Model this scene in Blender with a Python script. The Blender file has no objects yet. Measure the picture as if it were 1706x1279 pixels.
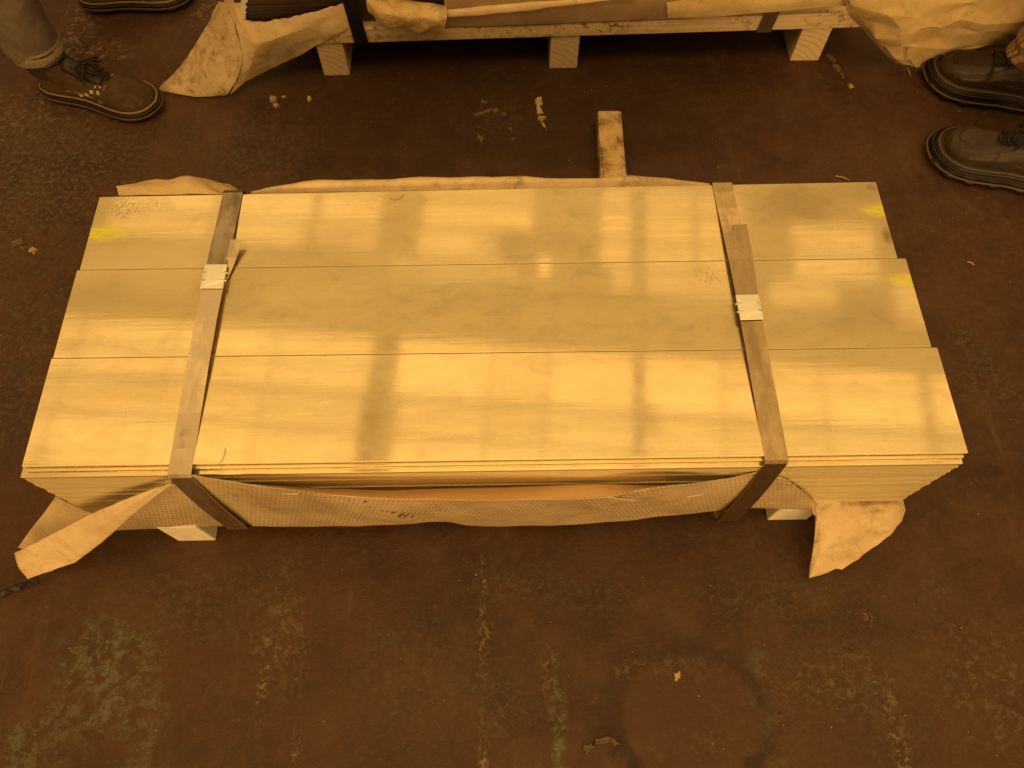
import bpy, bmesh, math, random
from mathutils import Vector, noise, Matrix
R = math.radians
rnd = random.Random(7)
S = bpy.context.scene
C = S.collection

# ------------------------------------------------------------------ camera
CAM_H = 1.5
FPX, PITCH, ROLL, YAW = 1246.14, R(64.736), R(-0.1185), R(0.8867)
cp, sp = math.cos(PITCH), math.sin(PITCH)
fw = Vector((math.sin(YAW)*cp, math.cos(YAW)*cp, -sp))
ri = Vector((math.cos(YAW), -math.sin(YAW), 0))
up = ri.cross(fw)
cr = math.cos(ROLL)*ri + math.sin(ROLL)*up
cu = -math.sin(ROLL)*ri + math.cos(ROLL)*up
cam = bpy.data.cameras.new('camera')
cam.sensor_width = 36.0
cam.lens = FPX/1706*36
cam.clip_start = 0.05
cam.clip_end = 200
co = bpy.data.objects.new('camera', cam)
C.objects.link(co)
M = Matrix((cr, cu, -fw)).transposed().to_4x4()
M.translation = Vector((0, 0, CAM_H))
co.matrix_world = M
S.camera = co

def at(px, py, z):
    """point of the photograph's sight line at height z"""
    v = fw + cr*((px-853)/FPX) - cu*((py-639.5)/FPX)
    return Vector((0, 0, CAM_H)) + v*((z-CAM_H)/v.z)
def aty(px, py, y):
    v = fw + cr*((px-853)/FPX) - cu*((py-639.5)/FPX)
    return Vector((0, 0, CAM_H)) + v*(y/v.y)

# ------------------------------------------------------------------ light
TINT = (1.0, 0.60, 0.19)
AMBIENT = 0.05
w = bpy.data.worlds.new('World')
S.world = w
w.use_nodes = True
bg = w.node_tree.nodes['Background']
bg.inputs[0].default_value = (*TINT, 1)
bg.inputs[1].default_value = AMBIENT
S.view_settings.view_transform = 'Standard'
S.view_settings.look = 'None'
S.view_settings.exposure = 0
S.view_settings.gamma = 1
S.cycles.max_bounces = 6
S.cycles.caustics_reflective = False
S.cycles.caustics_refractive = False

ZT = 0.3676                                   # top of the sheets
ROOF = 6.0
K = 1 + (ROOF-ZT)/(CAM_H-ZT)                  # roof lights stand where the sheets mirror them
GRID = R(-5.4)
e1 = Vector((math.cos(GRID), math.sin(GRID))); e2 = Vector((-e1.y, e1.x))
def lamp(name, cx, cy, z, sx, sy, radiance, rot=(0, 0, 0)):
    l = bpy.data.lights.new(name, 'AREA')
    l.shape = 'RECTANGLE'; l.size = sx; l.size_y = sy
    l.color = TINT
    l.energy = radiance*math.pi*sx*sy
    o = bpy.data.objects.new(name, l)
    o.location = (cx, cy, z); o.rotation_euler = rot
    C.objects.link(o)
    return o
def overhead_light(u0, u1, v0, v1, L):
    u, v = (u0+u1)/2*K, (v0+v1)/2*K
    p = e1*u + e2*v
    lamp('overhead_light', p.x, p.y, ROOF, (u1-u0)*K, (v1-v0)*K, L, (0, 0, GRID))
cols1 = [(-1.0, -.794), (-.787, -.625), (-.621, -.455), (-.450, -.285), (-.238, -.081), (-.077, .014), (.019, .160),
         (.180, .306), (.310, .474), (.479, .635), (.655, .90)]
for i, (u0, u1) in enumerate(cols1):
    rows1 = [(.501, .603, .88), (.464, .483, .72), (.434, .456, .80), (.33, .421, .88)]
    if i in (0, 1, 2, 3): rows1[0] = (.501, .541, .82); rows1.append((.550, .603, .80))
    if i in (8, 9): rows1[0] = (.501, .556, .88); rows1.append((.562, .603, .80))
    for (v0, v1, L) in rows1:
        if i in (4,) and v1 < .5 and v0 > .43: u0 = -.225
        overhead_light(u0, u1, v0, v1, L*(.9+.2*((i*7) % 5)/4))
cols2a = [(-.82, -.63), (-.615, -.445), (-.43, -.315), (-.235, -.03), (.10, .152), (.182, .268), (.278, .36), (.45, .60)]
for i, (u0, u1) in enumerate(cols2a):
    for j, (v0, v1, L) in enumerate(((.914, .955, .52), (.847, .899, .76), (.786, .832, .66))):
        if i == 3 and j == 2: u1 = -.085
        if i == 7 and j == 0: continue
        overhead_light(u0, u1, v0, v1, L)
overhead_light(.12, .158, .728, .776, .5); overhead_light(.182, .34, .728, .776, .5); overhead_light(.40, .52, .72, .775, .5)
overhead_light(.62, .70, .70, .79, .55); overhead_light(-.50, -.30, .655, .70, .14); overhead_light(-.85, -.62, .66, .76, .18); overhead_light(-.28, -.05, .735, .775, .25); overhead_light(-.012, .008, .758, .785, 1.5)  # faint lamps added to mirror as cloudy bands in the middle sheets
# added unseen lamps: front fill behind the camera, keys overhead and far back
lamp('front_fill', 0.3, -7.0, 2.0, 10.0, 2.6, 6.6, (R(83), 0, 0))
lamp('overhead_light', 0, -.75, 6.2, 8.0, 2.2, 3.4, (0, 0, 0))
lamp('overhead_light', 0, 8.2, 6.2, 9.0, 2.2, 2.6)
# dim unseen area lamp added over the whole hall as soft overhead fill
lamp('ceiling_fill', 0, 3.0, 6.4, 22, 22, .42)

# ------------------------------------------------------------------ helpers
ORG = {}                                       # world origin of each object
def empty(name, loc, label, cat, group=None):
    o = bpy.data.objects.new(name, None)
    o.empty_display_size = .05
    o.location = loc; C.objects.link(o)
    ORG[o] = Vector(loc)
    o['label'] = label; o['category'] = cat
    if group: o['group'] = group
    return o
def mk(name, verts, faces, mat, parent=None, smooth=False, origin=None, kind=None, label=None):
    verts = [Vector(v) for v in verts]
    c = Vector(origin) if origin is not None else sum(verts, Vector())/len(verts)
    me = bpy.data.meshes.new(name)
    me.from_pydata([v-c for v in verts], [], faces)
    if smooth:
        for p in me.polygons: p.use_smooth = True
    bm = bmesh.new(); bm.from_mesh(me); bmesh.ops.recalc_face_normals(bm, faces=bm.faces); bm.to_mesh(me); bm.free()
    for m in (mat if isinstance(mat, (list, tuple)) else [mat]): me.materials.append(m)
    o = bpy.data.objects.new(name, me); C.objects.link(o)
    ORG[o] = c
    if parent is not None:
        o.parent = parent; o.location = c - ORG[parent]
    else:
        o.location = c
    if kind: o['kind'] = kind
    if label: o['label'] = label
    return o
def bevel(o, w, seg=2):
    m = o.modifiers.new('bevel', 'BEVEL'); m.width = w; m.segments = seg; m.limit_method = 'ANGLE'
    return o
def hexa(b, t):
    """closed box from 4 bottom and 4 top corners"""
    return list(b)+list(t), [(3, 2, 1, 0), (4, 5, 6, 7), (0, 1, 5, 4), (1, 2, 6, 5), (2, 3, 7, 6), (3, 0, 4, 7)]
def box(x0, x1, y0, y1, z0, z1):
    f = lambda z: [(x0, y0, z), (x1, y0, z), (x1, y1, z), (x0, y1, z)]
    return hexa(f(z0), f(z1))
def tube(pts, r, n=6, cap=True):
    pts = [Vector(p) for p in pts]; V = []; F = []
    ref = Vector((0.13, .21, 1)).normalized()
    for i, p in enumerate(pts):
        t = (pts[min(i+1, len(pts)-1)]-pts[max(i-1, 0)]).normalized()
        a = t.cross(ref)
        if a.length < 1e-3: a = t.cross(Vector((1, 0, 0)))
        a.normalize(); b = t.cross(a)
        rr = r[i] if isinstance(r, (list, tuple)) else r
        for k in range(n):
            an = 2*math.pi*k/n
            V.append(p + a*math.cos(an)*rr + b*math.sin(an)*rr)
    for i in range(len(pts)-1):
        for k in range(n):
            F.append((i*n+k, i*n+(k+1) % n, (i+1)*n+(k+1) % n, (i+1)*n+k))
    if cap: F += [tuple(range(n))[::-1], tuple(range((len(pts)-1)*n, len(pts)*n))]
    return V, F
def join(parts):
    V = []; F = []
    for v, f in parts:
        o = len(V); V += list(v); F += [tuple(i+o for i in q) for q in f]
    return V, F
def cr1(p, t):
    """Catmull-Rom through list p at parameter t in 0..len-1"""
    i = min(int(t), len(p)-2); f = t-i
    a = p[max(i-1, 0)]; b = p[i]; c = p[i+1]; d = p[min(i+2, len(p)-1)]
    return .5*((2*b) + (c-a)*f + (2*a-5*b+4*c-d)*f*f + (3*b-a-3*c+d)*f**3)
def surf(rows, nu, nv, lin=False):
    """smooth grid through rows of control points"""
    rows = [[Vector(p) for p in r] for r in rows]
    out = []
    cr1 = globals()['cr1']
    if lin:
        smooth_ = cr1
        cr1 = lambda p, t: (lambda i, f: p[i]*(1-f)+p[min(i+1, len(p)-1)]*f)(min(int(t), len(p)-1), t-min(int(t), len(p)-1))*.8 + smooth_(p, t)*.2
    for j in range(nv+1):
        t = j/nv*(len(rows)-1)
        col = [cr1([r[k] for r in rows], t) for k in range(len(rows[0]))]
        out.append([cr1(col, i/nu*(len(col)-1)) for i in range(nu+1)])
    return out
def crumple(p, amp, sc, seed):
    q = p*sc + Vector((seed*3.1, seed*1.7, seed*.9))
    a = noise.noise(q)
    b = 1-2*abs(noise.noise(q*1.9))
    c = 1-2*abs(noise.noise(q*4.3+Vector((5, 1, 2))))
    f = 0
    for k in range(3):
        an = seed*1.3+k*1.15+.5*noise.noise(Vector((seed, k, 2.)))
        d = Vector((math.cos(an), math.sin(an)*.8, .6*math.sin(an*1.7)))
        x = (p.dot(d)*sc*(.55+.22*k) + .16*noise.noise(p*sc*.5+Vector((k*4.1, seed, 0)))) % 1.0
        f += (abs(x-.5)*4-1)*(.62, .45, .28)[k]
    dd = noise.voronoi(p*sc*.9+Vector((seed*2.3, 0, seed))+Vector((a, b, c))*.18)[0]
    rid = max(0.0, 1-(dd[1]-dd[0])*3.2)
    return amp*(a*.25 + b*.08 + f*.85 + rid*.16)
def paper(name, rows, mat, parent, nu=40, nv=24, amp=.006, sc=9, seed=1, thick=.0008, label=None, ragged=.0, lin=False):
    g = surf(rows, nu, nv, lin)
    V = []; F = []
    for j in range(nv+1):
        for i in range(nu+1):
            p = g[j][i]
            a = g[j][min(i+1, nu)]-g[j][max(i-1, 0)]; b = g[min(j+1, nv)][i]-g[max(j-1, 0)][i]
            n = a.cross(b)
            n = n.normalized() if n.length > 1e-9 else Vector((0, 0, 1))
            ed = min(1.0, .3+4.0*min(i/nu, 1-i/nu, j/nv, 1-j/nv))
            q = p + n*crumple(p, amp, sc, seed)*ed
            if ragged and (j in (0, nv) or i in (0, nu)):
                q = q + (b if j in (0, nv) else a).normalized()*ragged*noise.noise(p*60+Vector((seed, 0, 0)))
            if q.z < .002: q.z = .002+.001*rnd.random()
            V.append(q)
    for j in range(nv):
        for i in range(nu):
            k = j*(nu+1)+i
            F.append((k, k+1, k+nu+2, k+nu+1))
    o = mk(name, V, F, mat, parent, smooth=True, label=label)
    s = o.modifiers.new('solid', 'SOLIDIFY'); s.thickness = thick; s.offset = 0
    return o, g
def ribbon(centres, wvec, width, th):
    """flat band along a path; width lies along wvec (one vector or one per point)"""
    c = [Vector(p) for p in centres]; V = []; F = []
    for i, p in enumerate(c):
        t = (c[min(i+1, len(c)-1)]-c[max(i-1, 0)]).normalized()
        wv = wvec[i] if isinstance(wvec, list) else wvec
        wd = width[i] if isinstance(width, list) else width
        n = Vector(wv).normalized().cross(t).normalized()
        s = Vector(wv).normalized()*wd/2
        V += [p-s+n*th/2, p+s+n*th/2, p+s-n*th/2, p-s-n*th/2]
    for i in range(len(c)-1):
        a = i*4
        for k in range(4): F.append((a+k, a+(k+1) % 4, a+4+(k+1) % 4, a+4+k))
    F += [(0, 3, 2, 1), (len(V)-4, len(V)-3, len(V)-2, len(V)-1)]
    return V, F

# ------------------------------------------------------------------ materials
class NT:
    def __init__(s, name):
        s.m = bpy.data.materials.new(name); s.m.use_nodes = True
        s.t = s.m.node_tree; s.t.nodes.clear()
        s.out = s.t.nodes.new('ShaderNodeOutputMaterial')
    def n(s, typ, **kw):
        nd = s.t.nodes.new(typ)
        for k, v in kw.items():
            if k.startswith('_'): setattr(nd, k[1:], v)
        for k, v in kw.items():
            if k.startswith('_'): continue
            key = k.replace('__', ' ')
            key = int(key[1:]) if key[0] == 'i' and key[1:].isdigit() else key
            s.set(nd.inputs[key], v)
        return nd
    def set(s, inp, v):
        if isinstance(v, bpy.types.NodeSocket): s.t.links.new(v, inp)
        elif isinstance(v, bpy.types.Node): s.t.links.new(v.outputs[0], inp)
        else:
            if isinstance(v, (tuple, list)) and len(v) == 3 and inp.type == 'RGBA': v = (*v, 1)
            inp.default_value = v
    def math(s, op, a, b=None, c=None, clamp=False):
        nd = s.n('ShaderNodeMath', _operation=op, _use_clamp=clamp, i0=a)
        if b is not None: s.set(nd.inputs[1], b)
        if c is not None: s.set(nd.inputs[2], c)
        return nd.outputs[0]
    def mix(s, f, a, b):
        nd = s.t.nodes.new('ShaderNodeMix'); nd.data_type = 'RGBA'
        s.set(nd.inputs[0], f); s.set(nd.inputs[6], a); s.set(nd.inputs[7], b)
        return nd.outputs[2]
    def ramp(s, f, stops):
        nd = s.t.nodes.new('ShaderNodeValToRGB'); s.set(nd.inputs[0], f)
        cr_ = nd.color_ramp
        while len(cr_.elements) < len(stops): cr_.elements.new(.5)
        for e, (p, c) in zip(cr_.elements, stops):
            e.position = p
            e.color = (*c, 1) if isinstance(c, tuple) else (c, c, c, 1)
        return nd.outputs[0]
    def pos(s, which='Position'):
        if which == 'Position': return s.n('ShaderNodeNewGeometry').outputs['Position']
        return s.n('ShaderNodeTexCoord').outputs[which]
    def scale(s, v, sc, off=(0, 0, 0), rot=(0, 0, 0)):
        return s.n('ShaderNodeMapping', Vector=v, Scale=sc, Location=off, Rotation=rot).outputs[0]
    def noise(s, v, sc, det=4, rough=.55, dist=0):
        return s.n('ShaderNodeTexNoise', Vector=v, Scale=sc, Detail=det, Roughness=rough, Distortion=dist).outputs[0]
    def bump(s, h, strength, dist, normal=None):
        nd = s.n('ShaderNodeBump', Height=h, Strength=strength, Distance=dist)
        if normal is not None: s.set(nd.inputs['Normal'], normal)
        return nd.outputs[0]
    def ell(s, v, c, r, soft=.5, wob=None, rot=0):
        """soft ellipse mask at world xy c with radii r"""
        q = s.scale(s.n('ShaderNodeVectorMath', _operation='SUBTRACT', i0=v, i1=(c[0], c[1], 0)).outputs[0],
                    (1/r[0], 1/r[1], 0), rot=(0, 0, rot))
        d = s.n('ShaderNodeVectorMath', _operation='LENGTH', i0=q).outputs['Value']
        if wob is not None: d = s.math('ADD', d, wob)
        return s.n('ShaderNodeMapRange', Value=d, i1=1.0+soft, i2=1.0-soft, i3=0.0, i4=1.0, _interpolation_type='SMOOTHSTEP').outputs[0]
    def bsdf(s, color, rough=.5, metal=0, normal=None, spec=.5, **kw):
        b = s.n('ShaderNodeBsdfPrincipled', Base__Color=color, Roughness=rough, Metallic=metal)
        b.inputs['Specular IOR Level'].default_value = spec
        if normal is not None: s.set(b.inputs['Normal'], normal)
        for k, v in kw.items(): s.set(b.inputs[k.replace('__', ' ')], v)
        return b
    def done(s, sh):
        s.t.links.new(sh.outputs[0], s.out.inputs[0]); return s.m

def mat_floor():
    t = NT('painted_floor'); P = t.pos()
    big = t.noise(P, 1.6, 5, .6); mid = t.noise(P, 7, 6, .65); fine = t.noise(P, 42, 5, .7); grit = t.noise(P, 190, 3, .6)
    base = t.ramp(mid, [(.30, (.036, .0160, .0085)), (.5, (.068, .0308, .0156)), (.70, (.098, .0490, .0262))])
    base = t.mix(t.math('MULTIPLY', t.ramp(big, [(.4, 0.), (.65, 1.)]), .6), base, (.094, .038, .0190))
    base = t.mix(t.math('MULTIPLY', t.ramp(fine, [(.52, 0.), (.72, 1.)]), .50), base, (.128, .076, .042))
    base = t.mix(t.math('MULTIPLY', t.ramp(fine, [(.28, 1.), (.45, 0.)]), .5), base, (.032, .018, .011))
    drag = t.noise(t.scale(P, (34, 3.2, 1)), 1.0, 6, .7)
    dmask = t.ramp(t.noise(P, 2.3, 3, .5), [(.45, 0.), (.62, 1.)])
    base = t.mix(t.math('MULTIPLY', t.math('MULTIPLY', t.ramp(drag, [(.56, 0.), (.70, 1.)]), dmask), .35), base, (.16, .105, .06))
    spots = t.ramp(t.noise(P, 115, 4, .7), [(.60, 0.), (.68, 1.)])
    base = t.mix(t.math('MULTIPLY', spots, .38), base, (.145, .105, .066))
    oliv = t.math('MULTIPLY', t.ramp(t.noise(P, 19, 7, .75), [(.56, 0.), (.66, 1.)]), t.ramp(t.noise(P, 1.9, 3, .5), [(.42, 0.), (.6, 1.)]))
    base = t.mix(t.math('MULTIPLY', oliv, .42), base, (.085, .078, .050))
    wob = t.math('MULTIPLY_ADD', mid, 1.8, -.9)
    wob2 = t.math('MULTIPLY_ADD', fine, 1.6, -.8)
    wobs = t.math('ADD', wob, wob2)
    # bare concrete showing grey green through the worn paint
    green = (.125, .130, .083)
    brk = t.ramp(t.noise(P, 34, 8, .78, .2), [(.47, 0.), (.56, 1.)])
    brk = t.math('MULTIPLY', brk, t.ramp(t.noise(P, 120, 4, .7), [(.38, .25), (.55, 1.)]))
    brkf = t.ramp(t.noise(P, 75, 6, .75, .2), [(.50, 0.), (.60, 1.)])
    for (px, py, rx, ry, rot, k) in ((185, 1105, .085, .075, .2, 1.0), (150, 1185, .10, .05, .8, .7), (30, 1255, .07, .05, 0, .8), (240, 1230, .03, .09, .3, .7),
                              (60, 330, .2, .17, 0, .62), (20, 600, .16, .2, 0, .5), (440, 235, .15, .15, .3, .6), (90, 250, .3, .14, 0, .5),
                              (930, 1215, .013, .10, 0, 1.0), (830, 1180, .05, .05, 0, .6), (860, 975, .09, .035, 0, .45), (1000, 990, .09, .03, 0, .4),
                              (1600, 560, .035, .03, 0, .5), (1640, 640, .07, .06, 0, .5), (800, 265, .06, .025, 0, .5), (330, 1000, .16, .07, 0, .45), (1270, 1140, .02, .06, -.5, .7),
                              (1560, 980, .03, .04, .5, .5), (1230, 1265, .1, .03, 0, .5), (690, 1120, .1, .1, 0, .35), (1450, 1150, .2, .1, 0, .3), (1300, 990, .16, .05, 0, .4)):
        p = at(px, py, 0)
        m = t.ell(P, (p.x, p.y), (rx, ry), .75, wobs, rot)
        base = t.mix(t.math('MULTIPLY', t.math('MULTIPLY', m, brk if k > .65 else brkf), k if k > .65 else k*.75, clamp=True), base, green)
    # pale scuffs near the left boots
    tan = (.24, .175, .115)
    brk2 = t.ramp(t.noise(P, 60, 6, .75, .8), [(.5, 0.), (.62, 1.)])
    for (px, py, rx, ry, rot, k) in ((165, 85, .10, .045, .1, .9), (130, 40, .05, .09, .2, .8), (340, 15, .03, .08, .1, .8), (60, 190, .2, .1, 0, .5), (805, 985, .006, .05, .12, .9),
                              (803, 1075, .010, .055, -.15, 1.0), (915, 1110, .013, .05, .1, .7), (440, 1125, .009, .07, .16, .9), (805, 1265, .008, .05, 0, .9),
                              (1497, 1235, .017, .07, 0, .9), (470, 1040, .05, .10, 0, .5), (1130, 1115, .1, .02, .1, .6), (1445, 1030, .008, .012, 0, 1.), (1245, 1195, .1, .08, 0, .25),
                              (495, 1235, .008, .03, 0, .9), (1410, 1130, .1, .05, 0, .4), (1120, 1240, .09, .02, .5, .4), (820, 200, .10, .06, 0, .5), (1650, 1130, .1, .1, 0, .35)):
        p = at(px, py, 0)
        m = t.ell(P, (p.x, p.y), (rx, ry), .7, wobs, rot)
        base = t.mix(t.math('MULTIPLY', t.math('MULTIPLY', m, brk2), k, clamp=True), base, tan)
    # a smoother repainted patch with a dark dried edge
    p = at(1150, 1200, 0)
    d_in = t.ell(P, (p.x, p.y), (.130, .108), .10, t.math('MULTIPLY', wobs, .22))
    d_out = t.ell(P, (p.x, p.y), (.166, .142), .12, t.math('MULTIPLY', wobs, .34))
    ring = t.math('MULTIPLY', t.math('SUBTRACT', d_out, d_in, clamp=True), t.ramp(mid, [(.42, 0.), (.6, 1.)]))
    base = t.mix(t.math('MULTIPLY', d_in, .65), base, (.084, .039, .0205))
    base = t.mix(t.math('MULTIPLY', ring, .8), base, (.022, .0125, .009))
    # darker floor colour in the lane between the two pallets
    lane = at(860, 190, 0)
    lane_dark = t.ell(P, (lane.x, lane.y+.08), (.72, .33), .45, t.math('MULTIPLY', wob, .5))
    base = t.mix(t.math('MULTIPLY', lane_dark, .60), base, (.026, .0135, .0075))
    h = t.math('MULTIPLY_ADD', grit, .25, t.math('ADD', fine, mid))
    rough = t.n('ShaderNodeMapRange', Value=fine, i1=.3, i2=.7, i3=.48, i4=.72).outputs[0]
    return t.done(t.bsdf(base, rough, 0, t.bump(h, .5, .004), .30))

def mat_sheet(name, tone=1.0, seed=0.0, edge=False):
    t = NT(name); P = t.pos()
    off = (seed*3.7, seed*1.3, seed)
    streak = t.noise(t.scale(P, (1.2, 42, 42), off), 2.2, 5, .6)
    fine = t.noise(t.scale(P, (4, 330, 330), off), 2.0, 4, .7)
    cloud = t.noise(t.scale(P, (1.6, 3.4, 3), off), 2.2, 5, .6)
    smear = t.noise(t.scale(P, (5, 9, 4), off, (0, 0, .5)), 3.2, 6, .65, .6)
    c = t.mix(t.ramp(cloud, [(.35, 0.), (.7, 1.)]), (.98*tone, .845*tone, .545*tone), (.90*tone, .735*tone, .44*tone))
    c = t.mix(t.math('MULTIPLY', t.ramp(streak, [(.45, 0.), (.75, 1.)]), .16), c, (.74*tone, .61*tone, .40*tone))
    c = t.mix(t.math('MULTIPLY', t.ramp(smear, [(.52, 0.), (.72, 1.)]), .24), c, (.60*tone, .46*tone, .28*tone))
    if edge:
        b = t.bsdf(t.mix(t.ramp(fine, [(.35, 0.), (.65, 1.)]), c, (.74, .61, .35)), .45, .35, None, .5)
        return t.done(b)
    wob = t.math('MULTIPLY_ADD', t.noise(P, 38, 4, .6), .9, -.45)
    yel = None
    for (px, py, rx, ry) in ((172, 388, .040, .015), (1472, 350, .034, .014), (1515, 466, .036, .012)):
        p = at(px, py, ZT)
        m = t.ell(P, (p.x, p.y), (rx, ry), .65, wob)
        yel = m if yel is None else t.math('MAXIMUM', yel, m)
    yel = t.math('MULTIPLY', yel, t.math('MULTIPLY_ADD', t.ramp(t.noise(t.scale(P, (25, 120, 25)), 1.5, 5, .7), [(.36, .35), (.58, 1.)]), .88, 0.))
    dirt = None  # smudges and prints, plus dark reflections of person and roof painted in
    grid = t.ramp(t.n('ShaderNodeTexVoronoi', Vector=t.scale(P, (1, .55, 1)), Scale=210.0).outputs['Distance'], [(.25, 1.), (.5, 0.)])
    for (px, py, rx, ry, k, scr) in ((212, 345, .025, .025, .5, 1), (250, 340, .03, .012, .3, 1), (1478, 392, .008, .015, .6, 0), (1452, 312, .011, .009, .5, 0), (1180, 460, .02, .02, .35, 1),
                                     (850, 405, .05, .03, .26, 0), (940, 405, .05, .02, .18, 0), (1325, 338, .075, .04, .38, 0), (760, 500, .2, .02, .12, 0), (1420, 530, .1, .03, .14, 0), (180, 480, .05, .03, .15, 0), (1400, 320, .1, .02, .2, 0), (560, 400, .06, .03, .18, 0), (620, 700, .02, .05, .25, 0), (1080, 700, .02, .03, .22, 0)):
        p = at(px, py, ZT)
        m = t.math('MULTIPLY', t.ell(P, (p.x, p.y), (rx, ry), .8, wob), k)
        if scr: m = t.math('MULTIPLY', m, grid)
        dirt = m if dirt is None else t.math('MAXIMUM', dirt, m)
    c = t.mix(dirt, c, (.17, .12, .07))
    nrm = t.bump(t.math('MULTIPLY_ADD', streak, 1.0, t.math('MULTIPLY', cloud, 2.2)), .05, .0012)
    r1 = t.n('ShaderNodeMapRange', Value=streak, i1=.3, i2=.75, i3=.042, i4=.10).outputs[0]
    sharp = t.bsdf(c, r1, 1.0, nrm)
    soft = t.bsdf(c, .40, .95, nrm)
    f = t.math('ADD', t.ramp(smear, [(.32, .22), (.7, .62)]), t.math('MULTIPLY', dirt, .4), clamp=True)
    mx = t.n('ShaderNodeMixShader', i0=f, i1=sharp.outputs[0], i2=soft.outputs[0])
    ym = t.bsdf((.80, .78, .02), .5, 0, None, .4)
    my = t.n('ShaderNodeMixShader', i0=yel, i1=mx.outputs[0], i2=ym.outputs[0])
    return t.done(my)

def mat_paper(name, col, dark, dirt=.25, weave=0, seed=0, rough=.72, bump=.25, dirtcol=(.07, .045, .028), transl=0):
    t = NT(name); P = t.pos()
    off = (seed, seed*.6, seed*1.3)
    Q = t.scale(P, (1, 1, 1), off)
    cl = t.noise(Q, 6, 5, .6); fi = t.noise(Q, 70, 5, .7)
    c = t.mix(t.ramp(cl, [(.35, 0.), (.68, 1.)]), col, dark)
    c = t.mix(t.math('MULTIPLY', t.ramp(fi, [(.5, 0.), (.75, 1.)]), .25), c, dark)
    s1 = t.ramp(t.noise(Q, 13, 7, .75, .6), [(.60-.25*dirt, 0.), (.80-.2*dirt, 1.)])
    s2 = t.ramp(t.noise(Q, 45, 6, .75), [(.48, 0.), (.66, 1.)])
    c = t.mix(t.math('MULTIPLY', t.math('MULTIPLY', s1, t.math('MULTIPLY_ADD', s2, .75, .25)), min(1, dirt*1.5)), c, dirtcol)
    v1 = t.n('ShaderNodeTexVoronoi', Vector=t.scale(P, (1, 1, 1), off), Scale=11.0, _feature='DISTANCE_TO_EDGE').outputs['Distance']
    PQ = t.n('ShaderNodeVectorMath', _operation='MULTIPLY_ADD', i0=t.n('ShaderNodeTexNoise', Vector=Q, Scale=7.0, Detail=3.0).outputs['Color'], i1=(.05, .05, .05), i2=Q).outputs[0]
    v1 = t.n('ShaderNodeTexVoronoi', Vector=PQ, Scale=10.0, _feature='DISTANCE_TO_EDGE').outputs['Distance']
    v2 = t.n('ShaderNodeTexVoronoi', Vector=PQ, Scale=27.0, _feature='DISTANCE_TO_EDGE').outputs['Distance']
    crease = t.math('MULTIPLY_ADD', t.ramp(v2, [(0., 1.), (.12, 0.)]), .4, t.ramp(v1, [(0., 1.), (.10, 0.)]))
    wear = t.math('MULTIPLY', t.ramp(v1, [(0., 1.), (.022, 0.)]), t.ramp(cl, [(.42, 0.), (.6, 1.)]))
    c = t.mix(t.math('MULTIPLY', wear, .30 if not weave else .2), c, (dark[0]*.45, dark[1]*.40, dark[2]*.36))
    h = t.math('MULTIPLY_ADD', fi, .25, cl)
    nrm = t.bump(h, bump, .01)
    if weave:
        sx = t.n('ShaderNodeSeparateXYZ', Vector=P)
        kx, kz = 2*math.pi/.0080, 2*math.pi/.0250
        rowp = t.math('MULTIPLY', sx.outputs[2], kz)
        a = t.math('SINE', t.math('MULTIPLY_ADD', sx.outputs[0], kx, t.math('MULTIPLY', t.math('SIGN', t.math('SINE', rowp)), 1.57)))
        b = t.math('ABSOLUTE', t.math('SINE', rowp))
        wv = t.math('MULTIPLY', t.math('MULTIPLY_ADD', a, .5, .5), b)
        patch = t.ramp(t.noise(t.scale(P, (1, 1, 2), off), 5, 4, .6), [(.36, .25), (.6, 1.)])
        c = t.mix(t.math('MULTIPLY', t.math('MULTIPLY', t.ramp(wv, [(.35, 0.), (.75, 1.)]), weave), patch), c, (dark[0]*.38, dark[1]*.36, dark[2]*.36))
        nrm = t.bump(crease, -.7, .003, t.bump(wv, .5, .0012, nrm))
    else:
        nrm = t.bump(crease, -1.0, .006, nrm)
    b = t.bsdf(c, rough, 0, nrm, .3)
    if transl:
        tr = t.n('ShaderNodeBsdfTranslucent', Color=c)
        return t.done(t.n('ShaderNodeMixShader', i0=transl, i1=b.outputs[0], i2=tr.outputs[0]))
    return t.done(b)

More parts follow.
